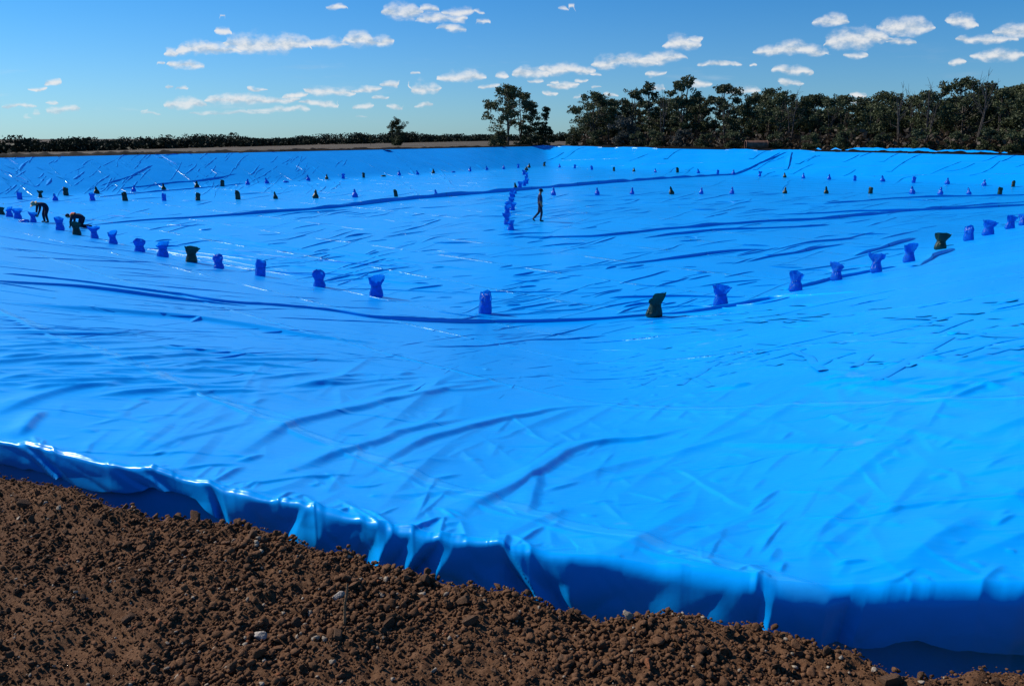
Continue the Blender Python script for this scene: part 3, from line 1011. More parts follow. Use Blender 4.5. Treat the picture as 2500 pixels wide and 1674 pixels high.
def clod_field(name, n, sub, s0, s1, parent):
    base_v, base_f = ico(sub)
    var = [lump(base_v, gS, 0.22 if sub > 1 else 0.2, 9 if sub > 1 else 6) for _ in range(10)]
    x, y, z = soil_points(n)
    n = len(x)
    s = s0 * (s1 / s0) ** (gS.uniform(0, 1, n) ** 2.2)
    patch = fbm(x * 2.2, y * 2.2, 3, 77)
    s = s * np.clip(1.1 + 1.3 * patch, 0.82, 1.6)
    Rm = rot_mats(gS, n)
    ids = gS.integers(0, 10, n)
    Vv = np.stack(var)[ids]                                     # n,k,3
    Vv = np.einsum('nij,nkj->nki', Rm, Vv) * s[:, None, None]
    Vv[:, :, 2] *= 0.8
    Vv += np.stack([x, y, z + 0.45 * s], -1)[:, None, :]
    k = base_v.shape[0]
    Ff = base_f[None] + (np.arange(n) * k)[:, None, None]
    me_ = np_mesh(name, Vv.reshape(-1, 3), Ff.reshape(-1, 3), smooth=False)
    col = np.zeros((n, 4), np.float32)
    u = gS.uniform(0, 1, n)
    b_ = gS.uniform(0.45, 1.45, (n, 1))
    col[:, :3] = np.array([0.128, 0.064, 0.034]) * b_
    col[:, 3] = 0.45
    pale = u < 0.026
    col[pale] = np.concatenate([np.array([0.36, 0.30, 0.23]) * gS.uniform(.6, 1.1, (pale.sum(), 1)), np.full((pale.sum(), 1), 0.85)], 1)
    red = (u > 0.026) & (u < 0.04)
    col[red] = (0.20, 0.075, 0.035, 0.8)
    ca_ = me_.attributes.new('tint', 'FLOAT_COLOR', 'POINT')
    ca_.data.foreach_set('color', np.repeat(col, k, 0).ravel())
    oo = link(name, me_, parent, M['soil'])
    tag(oo, kind='stuff')
    return oo
clod_field('small_clods', 45000, 1, 0.003, 0.010, o_soil)
clod_field('crumbs', 7000, 2, 0.006, 0.016, o_soil)
# the larger clods, one by one
bv, bf = ico(3)
clod_me = []
for i in range(9):
    v = lump(bv, gS, 0.13, 18)
    m_ = np_mesh('clod', v, bf)
    m_.materials.append(M['clod'])
    clod_me.append(m_)
x, y, z = soil_points(300)
for i in range(len(x)):
    s = 0.013 * (2.9 ** (gS.uniform() ** 2.2))
    c_ = bpy.data.objects.new('clod', clod_me[i % 9])
    C.objects.link(c_)
    c_.parent = o_soil
    c_.location = (x[i], y[i], z[i] + 0.25 * s)
    c_.scale = (s, s * gS.uniform(.75, 1.1), s * gS.uniform(.6, .9))
    c_.rotation_euler = tuple(gS.uniform(0, 6.28, 3))

def lone_stone(px, py, s, label):
    X_, Y_ = at(px * K, py * K, 0.0)
    v = lump(bv, gS, 0.07, 5)
    # flattened, angular faces
    for _ in range(9):
        n_ = gS.normal(size=3); n_ /= np.linalg.norm(n_)
        d_ = v @ n_
        lim = gS.uniform(.62, .85)
        v = v - np.maximum(d_ - lim, 0)[:, None] * n_[None, :]
    oo = link('stone', np_mesh('stone', v * s, bf), None, M['stone'])
    oo.location = (X_, Y_, float(soil_h(np.array([X_]), np.array([Y_]))[0]) + s * .45)
    oo.scale = (1, .8, .75)
    oo.rotation_euler = (0.2, 0.1, gS.uniform(0, 6))
    tag(oo, label, 'stone')
lone_stone(775, 1388, 0.024, 'pale cream stone lying in the brown soil beside the dry stick')
lone_stone(592, 1466, 0.026, 'grey-brown angular stone half sunk in the brown soil')

def tube(pts, rad, n=8, cap=True):
    pts = np.asarray(pts, float)
    rad = np.broadcast_to(np.asarray(rad, float), (len(pts),))
    tg = np.gradient(pts, axis=0)
    tg /= np.maximum(np.linalg.norm(tg, axis=1)[:, None], 1e-9)
    ref = np.array([0, 0, 1.0]) if abs(tg[0][2]) < 0.8 else np.array([1.0, 0, 0])
    u = np.cross(tg, ref); u /= np.maximum(np.linalg.norm(u, axis=1)[:, None], 1e-9)
    w = np.cross(tg, u)
    a = np.linspace(0, 2 * math.pi, n, endpoint=False)
    Vv = pts[:, None, :] + rad[:, None, None] * (np.cos(a)[None, :, None] * u[:, None, :] + np.sin(a)[None, :, None] * w[:, None, :])
    m_ = len(pts)
    i = np.arange(m_ - 1)[:, None] * n
    j = np.arange(n)[None, :]
    Ff = np.stack([i + j, i + (j + 1) % n, i + n + (j + 1) % n, i + n + j], -1).reshape(-1, 4)
    return Vv.reshape(-1, 3), Ff
def join(parts):
    Vs, Fs, off = [], [], 0
    for v, f in parts:
        Vs.append(v); Fs.append(f + off); off += len(v)
    return np.concatenate(Vs), np.concatenate(Fs)

bx, by = at(788 * K, 1452 * K, 0.0)
bz_ = float(soil_h(np.array([bx]), np.array([by]))[0])
v, f = tube([(0, 0, -.02), (.003, .006, .03), (.004, .012, .07), (.011, .02, .105), (.012, .03, .135)], [.0042, .0045, .004, .0042, .003], 8)
o = link('stick', np_mesh('stick', v, f), None, M['stick'])
o.location = (bx, by, bz_)
tag(o, 'thin dry stick standing up out of the brown soil', 'stick')

# ------------------------------------------------------------------ trees
def leaf_quads(centres, size, g, droop=0.3):
    n = len(centres)
    a = g.normal(size=(n, 3)); a[:, 2] -= droop
    a /= np.linalg.norm(a, axis=1)[:, None]
    b = np.cross(a, g.normal(size=(n, 3)))
    b /= np.maximum(np.linalg.norm(b, axis=1)[:, None], 1e-6)
    s = size * g.uniform(0.6, 1.3, (n, 1))
    a = a * s; b = b * s * 0.55
    Vv = np.stack([centres - a, centres + b, centres + a, centres - b], 1)
    Ff = np.arange(n * 4).reshape(n, 4)
    return Vv.reshape(-1, 3), Ff

def make_tree(seed, H=12.0, spread=0.26, base=0.35, nclump=20, cr=1.25, nleaf=130, leaf=0.23, shape='gum', lean=0.0, forks=2):
    g = np.random.default_rng(seed)
    wood, leaves = [], []
    tops = []
    stems = []
    for k in range(forks):
        t = np.linspace(0, 1, 9)
        ang = 6.28 * k / max(forks, 1) + g.uniform(0, 1.5)
        off = (0.0 if forks == 1 else spread * H * 0.30)
        hgt = H * (0.9 if k == 0 else g.uniform(.68, .85))
        sx = off * np.cos(ang) * np.clip((t - .22) / .78, 0, 1) ** 1.1 + 0.02 * H * np.sin(t * 5 + seed + k) + lean * H * t
        sy = off * np.sin(ang) * np.clip((t - .22) / .78, 0, 1) ** 1.1 + 0.015 * H * np.cos(t * 4 + seed)
        p = np.stack([sx, sy, hgt * t - 0.2], -1)
        stems.append(p)
        r0 = 0.017 * H
        wood.append(tube(p, r0 * (1 - 0.85 * t) * (1 if k == 0 else .8) + 0.012, 7))
    cen = []
    for i in range(nclump):
        f = g.uniform(0, 1) if i else 1.0
        if shape == 'gum':
            z = H * (base + (1 - base) * f ** 0.8)
            env = spread * H * (0.55 + 0.65 * math.sin(math.pi * (0.15 + 0.8 * f)))* (0.55 if f > .93 else 1)
        elif shape == 'cone':
            z = H * (base + (1 - base) * f)
            env = spread * H * (1.12 - f) 
        else:
            z = H * (base + (1 - base) * f)
            env = spread * H * math.sqrt(max(0.05, 1 - (2 * f - 0.9) ** 2))
        a = g.uniform(0, 6.28)
        rad = env * math.sqrt(g.uniform(0.15, 1)) if i else 0
        st = stems[g.integers(0, len(stems))]
        axis = st[int(np.clip(np.searchsorted(st[:, 2], z * 0.85), 1, len(st) - 1))]
        c = np.array([axis[0] * 0.7 + rad * math.cos(a), axis[1] * 0.7 + rad * math.sin(a), min(z, H) - cr * .4])
        cen.append(c)
        zs = max(z * g.uniform(.5, .72), H * base * .55)
        j = int(np.clip(np.searchsorted(st[:, 2], zs), 1, len(st) - 2))
        s0 = st[j]
        mid = s0 * .5 + c * .5 + np.array([0, 0, -0.04 * H]) + g.normal(0, .02 * H, 3)
        t = np.linspace(0, 1, 6)[:, None]
        p = (1 - t) ** 2 * s0 + 2 * t * (1 - t) * mid + t * t * c
        wood.append(tube(p, np.linspace(0.006 * H, 0.014, 6), 5))
        k = int(nleaf * 1.35) if shape != 'dead' else 0
        if k:
            sc = cr * g.uniform(.65, 1.25)
            d = g.normal(size=(k, 3)); d /= np.linalg.norm(d, axis=1)[:, None]
            rr_ = g.uniform(0.25, 1, (k, 1)) ** 0.6
            q = d * rr_ * np.array([sc, sc, sc * .62])
            # clumps within the clump
            sub = g.normal(size=(7, 3)) * sc * .5
            q = q * .6 + sub[g.integers(0, 7, k)] * np.array([1, 1, .6])
            leaves.append(leaf_quads(c + q, leaf, g))
    if shape == 'dead':
        for c in cen:
            for _ in range(3):
                e = c + g.normal(0, .05 * H, 3) + np.array([0, 0, .06 * H])
                wood.append(tube(np.linspace(c, e, 3), [.03, .022, .012], 4))
    vw, fw = join(wood)
    mw = np_mesh('trunk', vw, fw)
    ml = None
    if leaves:
        vl, fl = join(leaves)
        ml = np_mesh('crown', vl, fl, smooth=False)
    return mw, ml

TREES = {
 'wide': make_tree(1, spread=.36, base=.30, nclump=26, cr=1.35, nleaf=150, forks=3),
 'tall': make_tree(2, spread=.20, base=.30, nclump=22, cr=1.15, forks=2),
 'airy': make_tree(3, spread=.27, base=.42, nclump=17, cr=1.05, nleaf=110, forks=3),
 'airy2': make_tree(13, spread=.24, base=.36, nclump=19, cr=1.0, nleaf=110, forks=2, lean=.04),
 'dense': make_tree(4, spread=.34, base=.14, nclump=34, cr=1.5, nleaf=160, shape='round', forks=2),
 'dense2': make_tree(14, spread=.30, base=.10, nclump=32, cr=1.5, nleaf=160, shape='round', forks=3),
 'slim': make_tree(5, spread=.11, base=.30, nclump=18, cr=.85, nleaf=110, forks=1),
 'cone': make_tree(6, spread=.24, base=.12, nclump=30, cr=.9, nleaf=120, shape='cone', forks=1),
 'round': make_tree(7, spread=.40, base=.12, nclump=44, cr=1.7, nleaf=260, shape='round', forks=2),
 'bush': make_tree(8, H=12, spread=.55, base=.05, nclump=34, cr=2.2, nleaf=150, leaf=.42, shape='round', forks=3),
 'dead': make_tree(9, spread=.22, base=.45, nclump=13, shape='dead', forks=3),
 'dead2': make_tree(19, spread=.26, base=.5, nclump=11, shape='dead', forks=2, lean=.05),
}
for k, (mw, ml) in TREES.items():
    mw.materials.append(M['bark_pale'] if 'dead' in k or k == 'airy' else M['bark'])
    if ml:
        ml.materials.append(M['leaf'])
grey_crown = TREES['bush'][1].copy()
grey_crown.materials.clear()
grey_crown.materials.append(M['leaf_grey'])

KIND = {'wide': 'broad gum tree with spreading clumped crown', 'tall': 'tall gum tree with narrow clumped crown', 'airy': 'open gum tree with thin see-through crown',
        'airy2': 'leaning gum tree with sparse leaf clumps', 'dense': 'dense dark round-crowned tree', 'dense2': 'dark bushy tree with foliage to the ground',
        'slim': 'slim gum tree with narrow column of leaves', 'cone': 'small conical tree', 'round': 'round leafy tree', 'bush': 'low dark green bush',
        'dead': 'bare dead tree with upright grey branches', 'dead2': 'bare leaning dead tree with thin twigs'}
def plant(kind, px, top, off, label=None, group=None, dist=None, grey=False, name=None, wide=1.0):
    """px: photo column, top: photo row of its tip, off: metres beyond the far rim"""
    a, b, c = ray(px, 350)
    az = math.atan2(a, b)
    if abs(az) < 0.75:
        r = (float(r_far(np.array([az]))[0]) + off) if dist is None else dist
    else:
        r = 95 + off
    x, y = r * math.sin(az), r * math.cos(az)
    z = float(ground_z(np.array([x]), np.array([y]))[0])
    a, b, c = ray(px, top)
    H = max(1.5, CZ + c / b * y - z)
    t = empty(name or ('dead_tree' if 'dead' in kind else 'bush' if kind == 'bush' else 'gum_tree'), (x, y, z - 0.1), random.uniform(0, 6.28))
    s = H / 11.9
    t.scale = (s * wide, s * wide, s)
    mw, ml = TREES[kind]
    link('trunk', mw, t)
    if ml:
        link('crown', grey_crown if grey else ml, t)
    lab = label or KIND[kind] + ' in the wood beyond the basin'
    tag(t, lab, 'bush' if kind == 'bush' else 'tree', group)
    return t
G0 = 'trees of the wood beyond the far right bank'
plant('round', 972, 290, 0, 'lone round leafy tree standing out in the brown field', dist=235, wide=.72)
plant('wide', 1240, 208, 14, 'tall spreading gum tree with open tiered crown behind the far corner', wide=.92)
plant('airy', 1272, 226, 17, 'forked gum tree crowded against the tall spreading gum at the corner')
plant('slim', 1297, 252, 12, 'small slim tree between the corner gum and the conical tree', wide=1.25)
plant('cone', 1332, 262, 10, 'small conical tree with feathery foliage beside the corner gums')
plant('bush', 1222, 318, 10, 'low dark bush at the foot of the tall corner gum')
plant('bush', 1285, 305, 9, 'dark leafy bush under the forked corner gum')
plant('bush', 1322, 318, 8, 'low bush under the small conical tree')
plant('round', 1397, 311, 25, 'short round tree alone in the gap before the wood', wide=.9)
plant('bush', 1205, 344, 3, 'tiny scrubby bush on the rim near the corner')
front = [('wide', 1446, 225), ('tall', 1485, 243), ('airy2', 1547, 222), ('slim', 1580, 204), ('airy', 1700, 235), ('airy', 1766, 207), ('tall', 1837, 229), ('airy2', 1869, 217), ('wide', 1902, 225),
         ('wide', 1991, 232), ('airy', 2022, 241), ('airy', 2054, 234), ('wide', 2138, 225), ('dense', 2129, 250), ('tall', 2218, 240), ('airy2', 2260, 222), ('wide', 2347, 192), ('tall', 2383, 204),
         ('airy', 2437, 216), ('wide', 2472, 207), ('dense', 2500, 222), ('tall', 2560, 200), ('wide', 2640, 190), ('airy', 2730, 195), ('wide', 2830, 190), ('dense', 2940, 190)]
for k, (kd, x, t) in enumerate(front):
    plant(kd, x, t, 12 + 9 * ((k * 7) % 5) / 4, group=G0)
for k, x in enumerate(range(1462, 2900, 34)):
    plant(['wide', 'airy2', 'tall', 'wide', 'airy'][k * 3 % 5], x + random.uniform(-10, 10), random.uniform(232, 258) - max(0, x - 2200) * .04, 20 + (k * 7 % 4) * 5, group=G0)
plant('tall', 1664, 190, 14, 'tallest gum tree of the wood, its broken crown rising above its neighbours')
for kd, x, t in [('dead', 1616, 222), ('dead2', 1928, 220), ('dead', 2189, 208), ('dead2', 2262, 200), ('dead', 2389, 178)]:
    plant(kd, x, t, 10, group=G0)
for k, x in enumerate(range(1440, 2900, 42)):
    plant(['dense', 'dense2', 'tall', 'dense2', 'airy2'][k % 5], x + random.uniform(-14, 14), random.uniform(262, 290), 18 + (k * 5 % 4) * 6, group=G0)
for k, x in enumerate(range(1425, 2900, 40)):
    plant(('dense2', 'dense')[k % 2], x + random.uniform(-12, 12), random.uniform(275, 300), 32 + (k % 3) * 6, group=G0)
plant('bush', 1524, 284, 8, 'large pale grey bush in front of the dark gum trees', grey=True, wide=.8)
plant('bush', 1665, 316, 7, 'small pale grey bush at the foot of the tallest gum tree', grey=True)
for x, t in [(1455, 318), (1560, 322), (1600, 318), (1720, 326), (1790, 318), (1900, 322), (1985, 325), (2060, 318), (2150, 326), (2240, 315), (2330, 322), (2410, 312), (2480, 318)]:
    plant('bush', x, t, 6 + (x % 5), KIND['bush'] + ' at the foot of the wood', 'bushes at the foot of the wood')

# dry undergrowth below the wood
gU = np.random.default_rng(5)
n = 15000
a = np.array([azpx(v) for v in gU.uniform(1420, 2900, n)])
r = r_far(np.clip(a, AZ0, AZ1)) + gU.uniform(5, 34, n)
x, y = r * np.sin(a), r * np.cos(a)
hmax = 1.6 + 2.6 * np.abs(fbm(x / 5, y / 5, 3, 7)) * 1.6
z = ground_z(x, y) + gU.uniform(0, 1, n) ** 1.3 * hmax
v, f = leaf_quads(np.stack([x, y, z], -1), 0.34, gU, 0)
o = link('undergrowth', np_mesh('undergrowth', v, f, False), None, M['scrub'])
tag(o, 'dry brown undergrowth filling the foot of the wood', 'undergrowth', kind='stuff')

# far wood across the field
gW = np.random.default_rng(15)
cs, big_ = [], []
n = 900
a = np.radians(gW.uniform(-62, 34, n))
d = np.interp(a, tl_az, tl_d) * gW.uniform(1.0, 1.16, n)
x, y = d * np.sin(a), d * np.cos(a)
z = ground_z(x, y)
hg = gW.uniform(7.5, 11.0, n) * (1 + 0.5 * fbm(a * 40, a * 0, 2, 3))
tall = gW.uniform(0, 1, n) < 0.06
hg = np.where(tall, hg * 1.15, hg * .92)
for i in range(n):
    k = 80
    wd_ = 2.6 if tall[i] else 4.5
    q = gW.normal(size=(k, 3)) * np.array([wd_, 3.0, 1.0])
    zz = hg[i] * np.minimum(gW.uniform(0.02, 1.0, k) ** 0.75, 1)
    if tall[i]:
        zz = hg[i] * gW.uniform(.5, 1, k)
    q[:, 2] = zz
    cs.append(q + np.array([x[i], y[i], z[i]]))
    q = gW.normal(size=(26, 3)) * np.array([4.0, 3.0, 0])
    q[:, 2] = hg[i] * gW.uniform(0, .62, 26)
    big_.append(q + np.array([x[i], y[i], z[i]]))
v, f = join([leaf_quads(np.concatenate(cs), 1.15, gW, 0), leaf_quads(np.concatenate(big_), 2.3, gW, 0)])
o = link('distant_wood', np_mesh('distant_wood', v, f, False), None, M['leaf_far'])
tag(o, 'long dark wood across the brown field', 'wood', kind='stuff')
for i, (px, py, h_) in enumerate([(842, 349, 5.5), (905, 352, 2.0), (870, 353, 1.6), (842, 354, 1.5)]):
    pass
plant('slim', 905, 330, 0, 'thin small tree in the field left of the lone round tree', dist=300, wide=1.3)

# ------------------------------------------------------------------ rusty culvert pipe on the rim
az = azpx(1846)
r = float(r_far(np.array([az]))[0]) + 3.0
t = empty('culvert_pipe', (r * math.sin(az), r * math.cos(az), float(rim_z(np.array([az]))[0]) + 0.1), -az + 0.25)
tag(t, 'short rusty steel culvert pipe lying on the far rim', 'pipe')
nseg = 32
prof = []
for k in range(37):
    xx = -1.45 + 2.9 * k / 36
    prof.append((xx, 0.62 + 0.012 * math.cos(k * math.pi)))
V_, F_ = [], []
for xx, rr_ in prof:
    for j in range(nseg):
        aa = 2 * math.pi * j / nseg
        V_.append((xx, rr_ * math.cos(aa), 0.55 + rr_ * math.sin(aa)))
for k in range(36):
    for j in range(nseg):
        F_.append((k * nseg + j, k * nseg + (j + 1) % nseg, (k + 1) * nseg + (j + 1) % nseg, (k + 1) * nseg + j))
link('shell', np_mesh('shell', np.array(V_), np.array(F_)), t, M['rust'])
for sx in (-1.47, 1.47):
    V_, F_ = [], []
    for j in range(nseg):
        aa = 2 * math.pi * j / nseg
        for (dx_, rr_) in ((-.04, .57), (.04, .57), (.04, .68), (-.04, .68)):
            V_.append((sx + dx_, rr_ * math.cos(aa), 0.55 + rr_ * math.sin(aa)))
    for j in range(nseg):
        for q in range(4):
            F_.append((j * 4 + q, j * 4 + (q + 1) % 4, ((j + 1) % nseg) * 4 + (q + 1) % 4, ((j + 1) % nseg) * 4 + q))
    link('flange', np_mesh('flange', np.array(V_), np.array(F_), False), t, M['rust'])

# ------------------------------------------------------------------ sandbags
def bag_meshes(seed, style='flare'):
    """filled plastic sack about 0.56 m tall: body up to the waist and the loose, flattened mouth above it"""
    g = np.random.default_rng(seed)
    n = 28
    th = np.linspace(0, 2 * math.pi, n, endpoint=False)
    lean = g.normal(0, .05); leany = g.normal(0, .03)
    if style == 'flare':
        k = g.uniform(.9, 1.12)
        prof = [(0, .14 * k, .115), (.02, .172 * k, .145), (.07, .180 * k, .15), (.14, .170 * k, .14), (.21, .150 * k, .115), (.27, .132 * k, .095), (.31, .124 * k, .08)]
        fw = g.uniform(.19, .255)
        mouth = [(.31, .124 * k, .08), (.35, .132 * k, .07), (.40, .158 * k, .062), (.45, fw * .88, .052), (.51, fw * .97, .046), (.57, fw * g.uniform(.95, 1.06), .038)]
    elif style == 'point':
        prof = [(0, .165, .13), (.02, .20, .165), (.08, .215, .18), (.16, .205, .17), (.24, .17, .14), (.31, .13, .10), (.36, .10, .075)]
        mouth = [(.36, .10, .075), (.41, .085, .055), (.46, .085, .045), (.52, .07, .04), (.57, .05, .03), (.61, .03, .02)]
    elif style == 'hood':
        prof = [(0, .165, .13), (.02, .205, .165), (.07, .21, .175), (.14, .19, .155), (.20, .165, .125), (.25, .15, .11)]
        mouth = [(.25, .15, .11), (.30, .17, .12), (.36, .20, .13), (.43, .215, .12), (.50, .19, .10), (.55, .12, .06), (.57, .05, .03)]
    elif style == 'post':
        prof = [(0, .15, .13), (.02, .175, .155), (.08, .18, .16), (.18, .172, .15), (.28, .165, .135), (.34, .16, .12)]
        mouth = [(.34, .16, .12), (.42, .175, .10), (.50, .165, .07), (.57, .15, .05), (.60, .13, .035)]
    else:  # lying
        prof = [(0, .25, .17), (.02, .29, .20), (.07, .30, .21), (.12, .27, .19), (.16, .19, .13), (.18, .08, .06)]
        mouth = None
    ph = g.uniform(0, 6.28, 5)
    def loft(pr, close_bottom=False, top_cut=0.0):
        rows_ = []
        for (z, rx, ry) in pr:
            cr_ = 0.0
            for q in range(5):
                cr_ = cr_ + 0.035 / (1 + .4 * q) * np.sin((2 + 2 * q) * th + ph[q] + z * (9 - 3 * q))
            k = np.clip(z / .2, 0.2, 1)
            xx = rx * np.sign(np.cos(th)) * np.abs(np.cos(th)) ** .72 * (1 + cr_ * k) + lean * (z / .5) ** 1.6
            yy = ry * np.sin(th) * (1 + 1.8 * cr_ * k) + leany * (z / .5) ** 1.6
            zz = z + top_cut * np.clip((z - .33) / .25, 0, 1) * (.045 * np.sin(th + ph[0]) + .018 * np.sin(3 * th + ph[1])) + 0 * th
            rows_.append(np.stack([xx, yy, zz], -1))
        A = np.stack(rows_)
        m_ = len(pr)
        i = np.arange(m_ - 1)[:, None] * n
        j = np.arange(n)[None, :]
        Ff = np.stack([i + j, i + (j + 1) % n, i + n + (j + 1) % n, i + n + j], -1).reshape(-1, 4)
        return A.reshape(-1, 3), Ff
    v1, f1 = loft(prof)
    v1 = v1 + g.normal(0, .004, v1.shape) * np.clip(v1[:, 2:3] / .05, 0, 1) * np.clip((prof[-1][0] - v1[:, 2:3]) / .05, 0, 1)
    b_ = np_mesh('sack_body', v1, f1)
    m2 = None
    if mouth:
        v2, f2 = loft(mouth, top_cut=1.0 if style in ('flare', 'post') else .3)
        # a floppy corner folded over
        if style == 'flare':
            side = g.choice([-1, 1])
            k = np.clip((v2[:, 2] - .36) / .2, 0, 1) * np.clip(side * v2[:, 0] / .15, 0, 1)
            v2[:, 2] -= k * g.uniform(-.03, .13)
            v2[:, 1] -= k * g.uniform(-.03, .10)
            v2[:, 0] += side * k * g.uniform(0, .05)
        v2 = v2 + g.normal(0, .009, v2.shape) * np.clip((v2[:, 2:3] - prof[-1][0]) / .06, 0, 1)
        m2 = np_mesh('sack_mouth', v2, f2, False)
    # tie round the waist
    zt, rx, ry = prof[-1]
    tp = np.stack([(rx + .004) * np.cos(np.linspace(0, 6.2832, 20)) + lean * (zt / .5) ** 1.6, (ry + .004) * np.sin(np.linspace(0, 6.2832, 20)) + leany * (zt / .5) ** 1.6, np.full(20, zt)], -1)
    tv, tf = tube(tp, .008, 5)
    tie = np_mesh('tie', tv, tf) if mouth else None
    return b_, m2, tie

BAGS = {}
for st in ('flare', 'point', 'hood', 'post', 'lying'):
    BAGS[st] = [bag_meshes(100 + 10 * len(st) + k + ord(st[0]), st) for k in range(7 if st == 'flare' else 4)]
coloured = {}
def col_mesh(me_, colr):
    key = (me_.name, colr)
    if key not in coloured:
        q = me_.copy()
        q.materials.clear()
        q.materials.append(M['bag_green' if colr == 'g' else 'bag_blue'])
        coloured[key] = q
    return coloured[key]
bag_i = 0
def bag(px, py, colr, style, hpx, label, group=None, near=True, rz=None):
    global bag_i
    bag_i += 1
    x, y, z = drop(px, py)
    z = surf_z(x, y)
    dist = math.sqrt(x * x + y * y + (CZ - z) ** 2)
    Hm = {'flare': .56, 'point': .61, 'hood': .57, 'post': .60, 'lying': .18}[style]
    s = np.clip(hpx * dist / FPX / Hm, .8, 1.25) if hpx else random.uniform(.88, 1.08)
    t = empty('sandbag', (x, y, z - 0.015), (-math.atan2(x, y) + random.uniform(-.35, .35)) if rz is None else rz)
    t.scale = (s * random.uniform(.92, 1.08), s * random.uniform(.92, 1.08), s)
    t.rotation_euler[0] = random.uniform(-.05, .05)
    t.rotation_euler[1] = random.uniform(-.09, .09)
    b_, m_, tie = BAGS[style][bag_i % len(BAGS[style])]
    link('sack_body', col_mesh(b_, colr), t)
    if m_: link('sack_mouth', col_mesh(m_, colr), t)
    if tie and near: link('tie', col_mesh(tie, colr), t)
    tag(t, label, 'sandbag', group)
    return t
ORD = ['first', 'second', 'third', 'fourth', 'fifth', 'sixth', 'seventh', 'eighth', 'ninth', 'tenth', 'eleventh', 'twelfth', 'thirteenth', 'fourteenth', 'fifteenth', 'sixteenth']
GN = 'sandbags along the foot of the near banks'
# beyond the bending worker
for i, (x, y, c, s, h) in enumerate([(82, 543, 'b', 'flare', 21), (59, 542, 'b', 'lying', 0), (44, 534, 'b', 'flare', 20), (23.5, 529, 'b', 'flare', 19), (5, 524, 'g', 'flare', 15)]):
    bag(x, y, c, s, h, ('slumped blue sandbag lying flat, ' if s == 'lying' else 'dark green sandbag, ' if c == 'g' else 'blue sandbag, ') + ORD[i] + ' in the row past the worker in the straw hat', GN)
bag(147.6, 562, 'b', 'flare', 27, 'blue sandbag with wide mouth standing between the two bent workers', GN)
bag(188, 573.5, 'g', 'flare', 27, 'dark green sandbag right in front of the crouching worker', GN)
row = [(231.6, 582.3, 'b', 'flare', 26), (277, 595.6, 'b', 'flare', 28), (341, 614, 'b', 'hood', 30), (397.7, 627.4, 'b', 'flare', 35), (467.6, 641, 'g', 'flare', 36), (535, 655.7, 'b', 'hood', 34),
       (635.5, 673.5, 'b', 'post', 39), (780, 700, 'b', 'hood', 43), (919, 724, 'b', 'flare', 49), (1184, 765, 'b', 'post', 54)]
for i, (x, y, c, s, h) in enumerate(row):
    look = {'flare': 'flared open mouth', 'hood': 'rounded hood-like top', 'post': 'straight upright top'}[s]
    bag(x, y, c, s, h, f"{'blue' if c == 'b' else 'dark green'} sandbag with {look}, {ORD[i]} after the crouching worker's green bag", GN)
bag(1596, 774, 'g', 'flare', 56, 'dark green sandbag with torn flopping mouth at the end of the long fold', GN)
row = [(1759, 745.7, 'flare', 48), (1941.6, 710, 'flare', 43), (2041, 684, 'flare', 39), (2138.5, 665, 'flare', 41), (2218.5, 639.4, 'flare', 38)]
for i, (x, y, s, h) in enumerate(row):
    bag(x, y, 'b', s, h, f'shiny blue sandbag with crumpled mouth, {ORD[i]} after the torn green bag by the long fold', GN)
bag(2294.7, 609, 'g', 'flare', 33, 'square dark green sandbag with pale crease at the foot of the near right bank', GN)
for i, (x, y, s, h) in enumerate([(2364, 587.6, 'post', 30), (2411, 574, 'flare', 30), (2464, 559, 'flare', 26), (2495, 550.6, 'flare', 21)]):
    bag(x, y, 'b', s, h, f'blue sandbag, {ORD[i]} past the square green bag at the near right bank', GN)

def row_of(lst, name, where):
    for (x, y, c, s) in lst:
        st = {'p': 'point', 'l': 'lying', 'f': 'flare', 'o': 'post'}[s]
        look = 'slumped ' if s == 'l' else ''
        top = {'p': ' with pointed top', 'l': '', 'f': ' with open mouth', 'o': ' with straight upright top'}[s]
        bag(x, y, c, st, 0, f"small {look}{'blue' if c == 'b' else 'dark green'} sandbag{top} {where}", name, near=False)
row_of([(98.7,482,'g','f'),(161.5,476.6,'g','o'),(236.7,472.6,'g','p'),(326,468,'b','p'),(400,463.5,'g','p'),(481,459,'g','p'),(543,455,'g','o'),(604.5,451,'b','p'),(652,448,'b','p'),(698.4,445.6,'b','l'),(753,441.6,'b','p'),
        (797.7,438.6,'g','p'),(837.7,436,'b','f'),(888,434,'g','o'),(936,431,'g','l'),(974.6,428,'b','p'),(1020,426,'b','p'),(1058,423.4,'g','p'),(1106.7,421,'b','l'),(1147,418.6,'b','p'),(1189,415.4,'b','p'),(1229.5,413,'b','p'),(1265,410.5,'b','f'),(1291.5,410,'g','p')],
       'sandbags along the foot of the far left bank', 'at the foot of the far left bank')
row_of([(1328.5,405.5,'g','f'),(1366,409,'b','p'),(1403,411,'b','f'),(1445,414.6,'b','o'),(1499,418,'g','o'),(1547.5,419,'g','p'),(1600,421,'b','p'),(1654,421.6,'g','o'),(1705,423,'b','p'),(1752,426,'b','o'),(1790,427,'b','p'),(1854.4,431,'b','f'),(1915.7,433.4,'g','p'),
        (1961,435.5,'b','p'),(2024,438.8,'b','p'),(2086.6,441.5,'b','o'),(2155,443.6,'b','p'),(2229.8,446.6,'b','o'),(2312,450,'b','p'),(2402,454,'b','p'),(2473,456,'g','o')],
       'sandbags along the foot of the far right bank', 'at the foot of the far right bank')
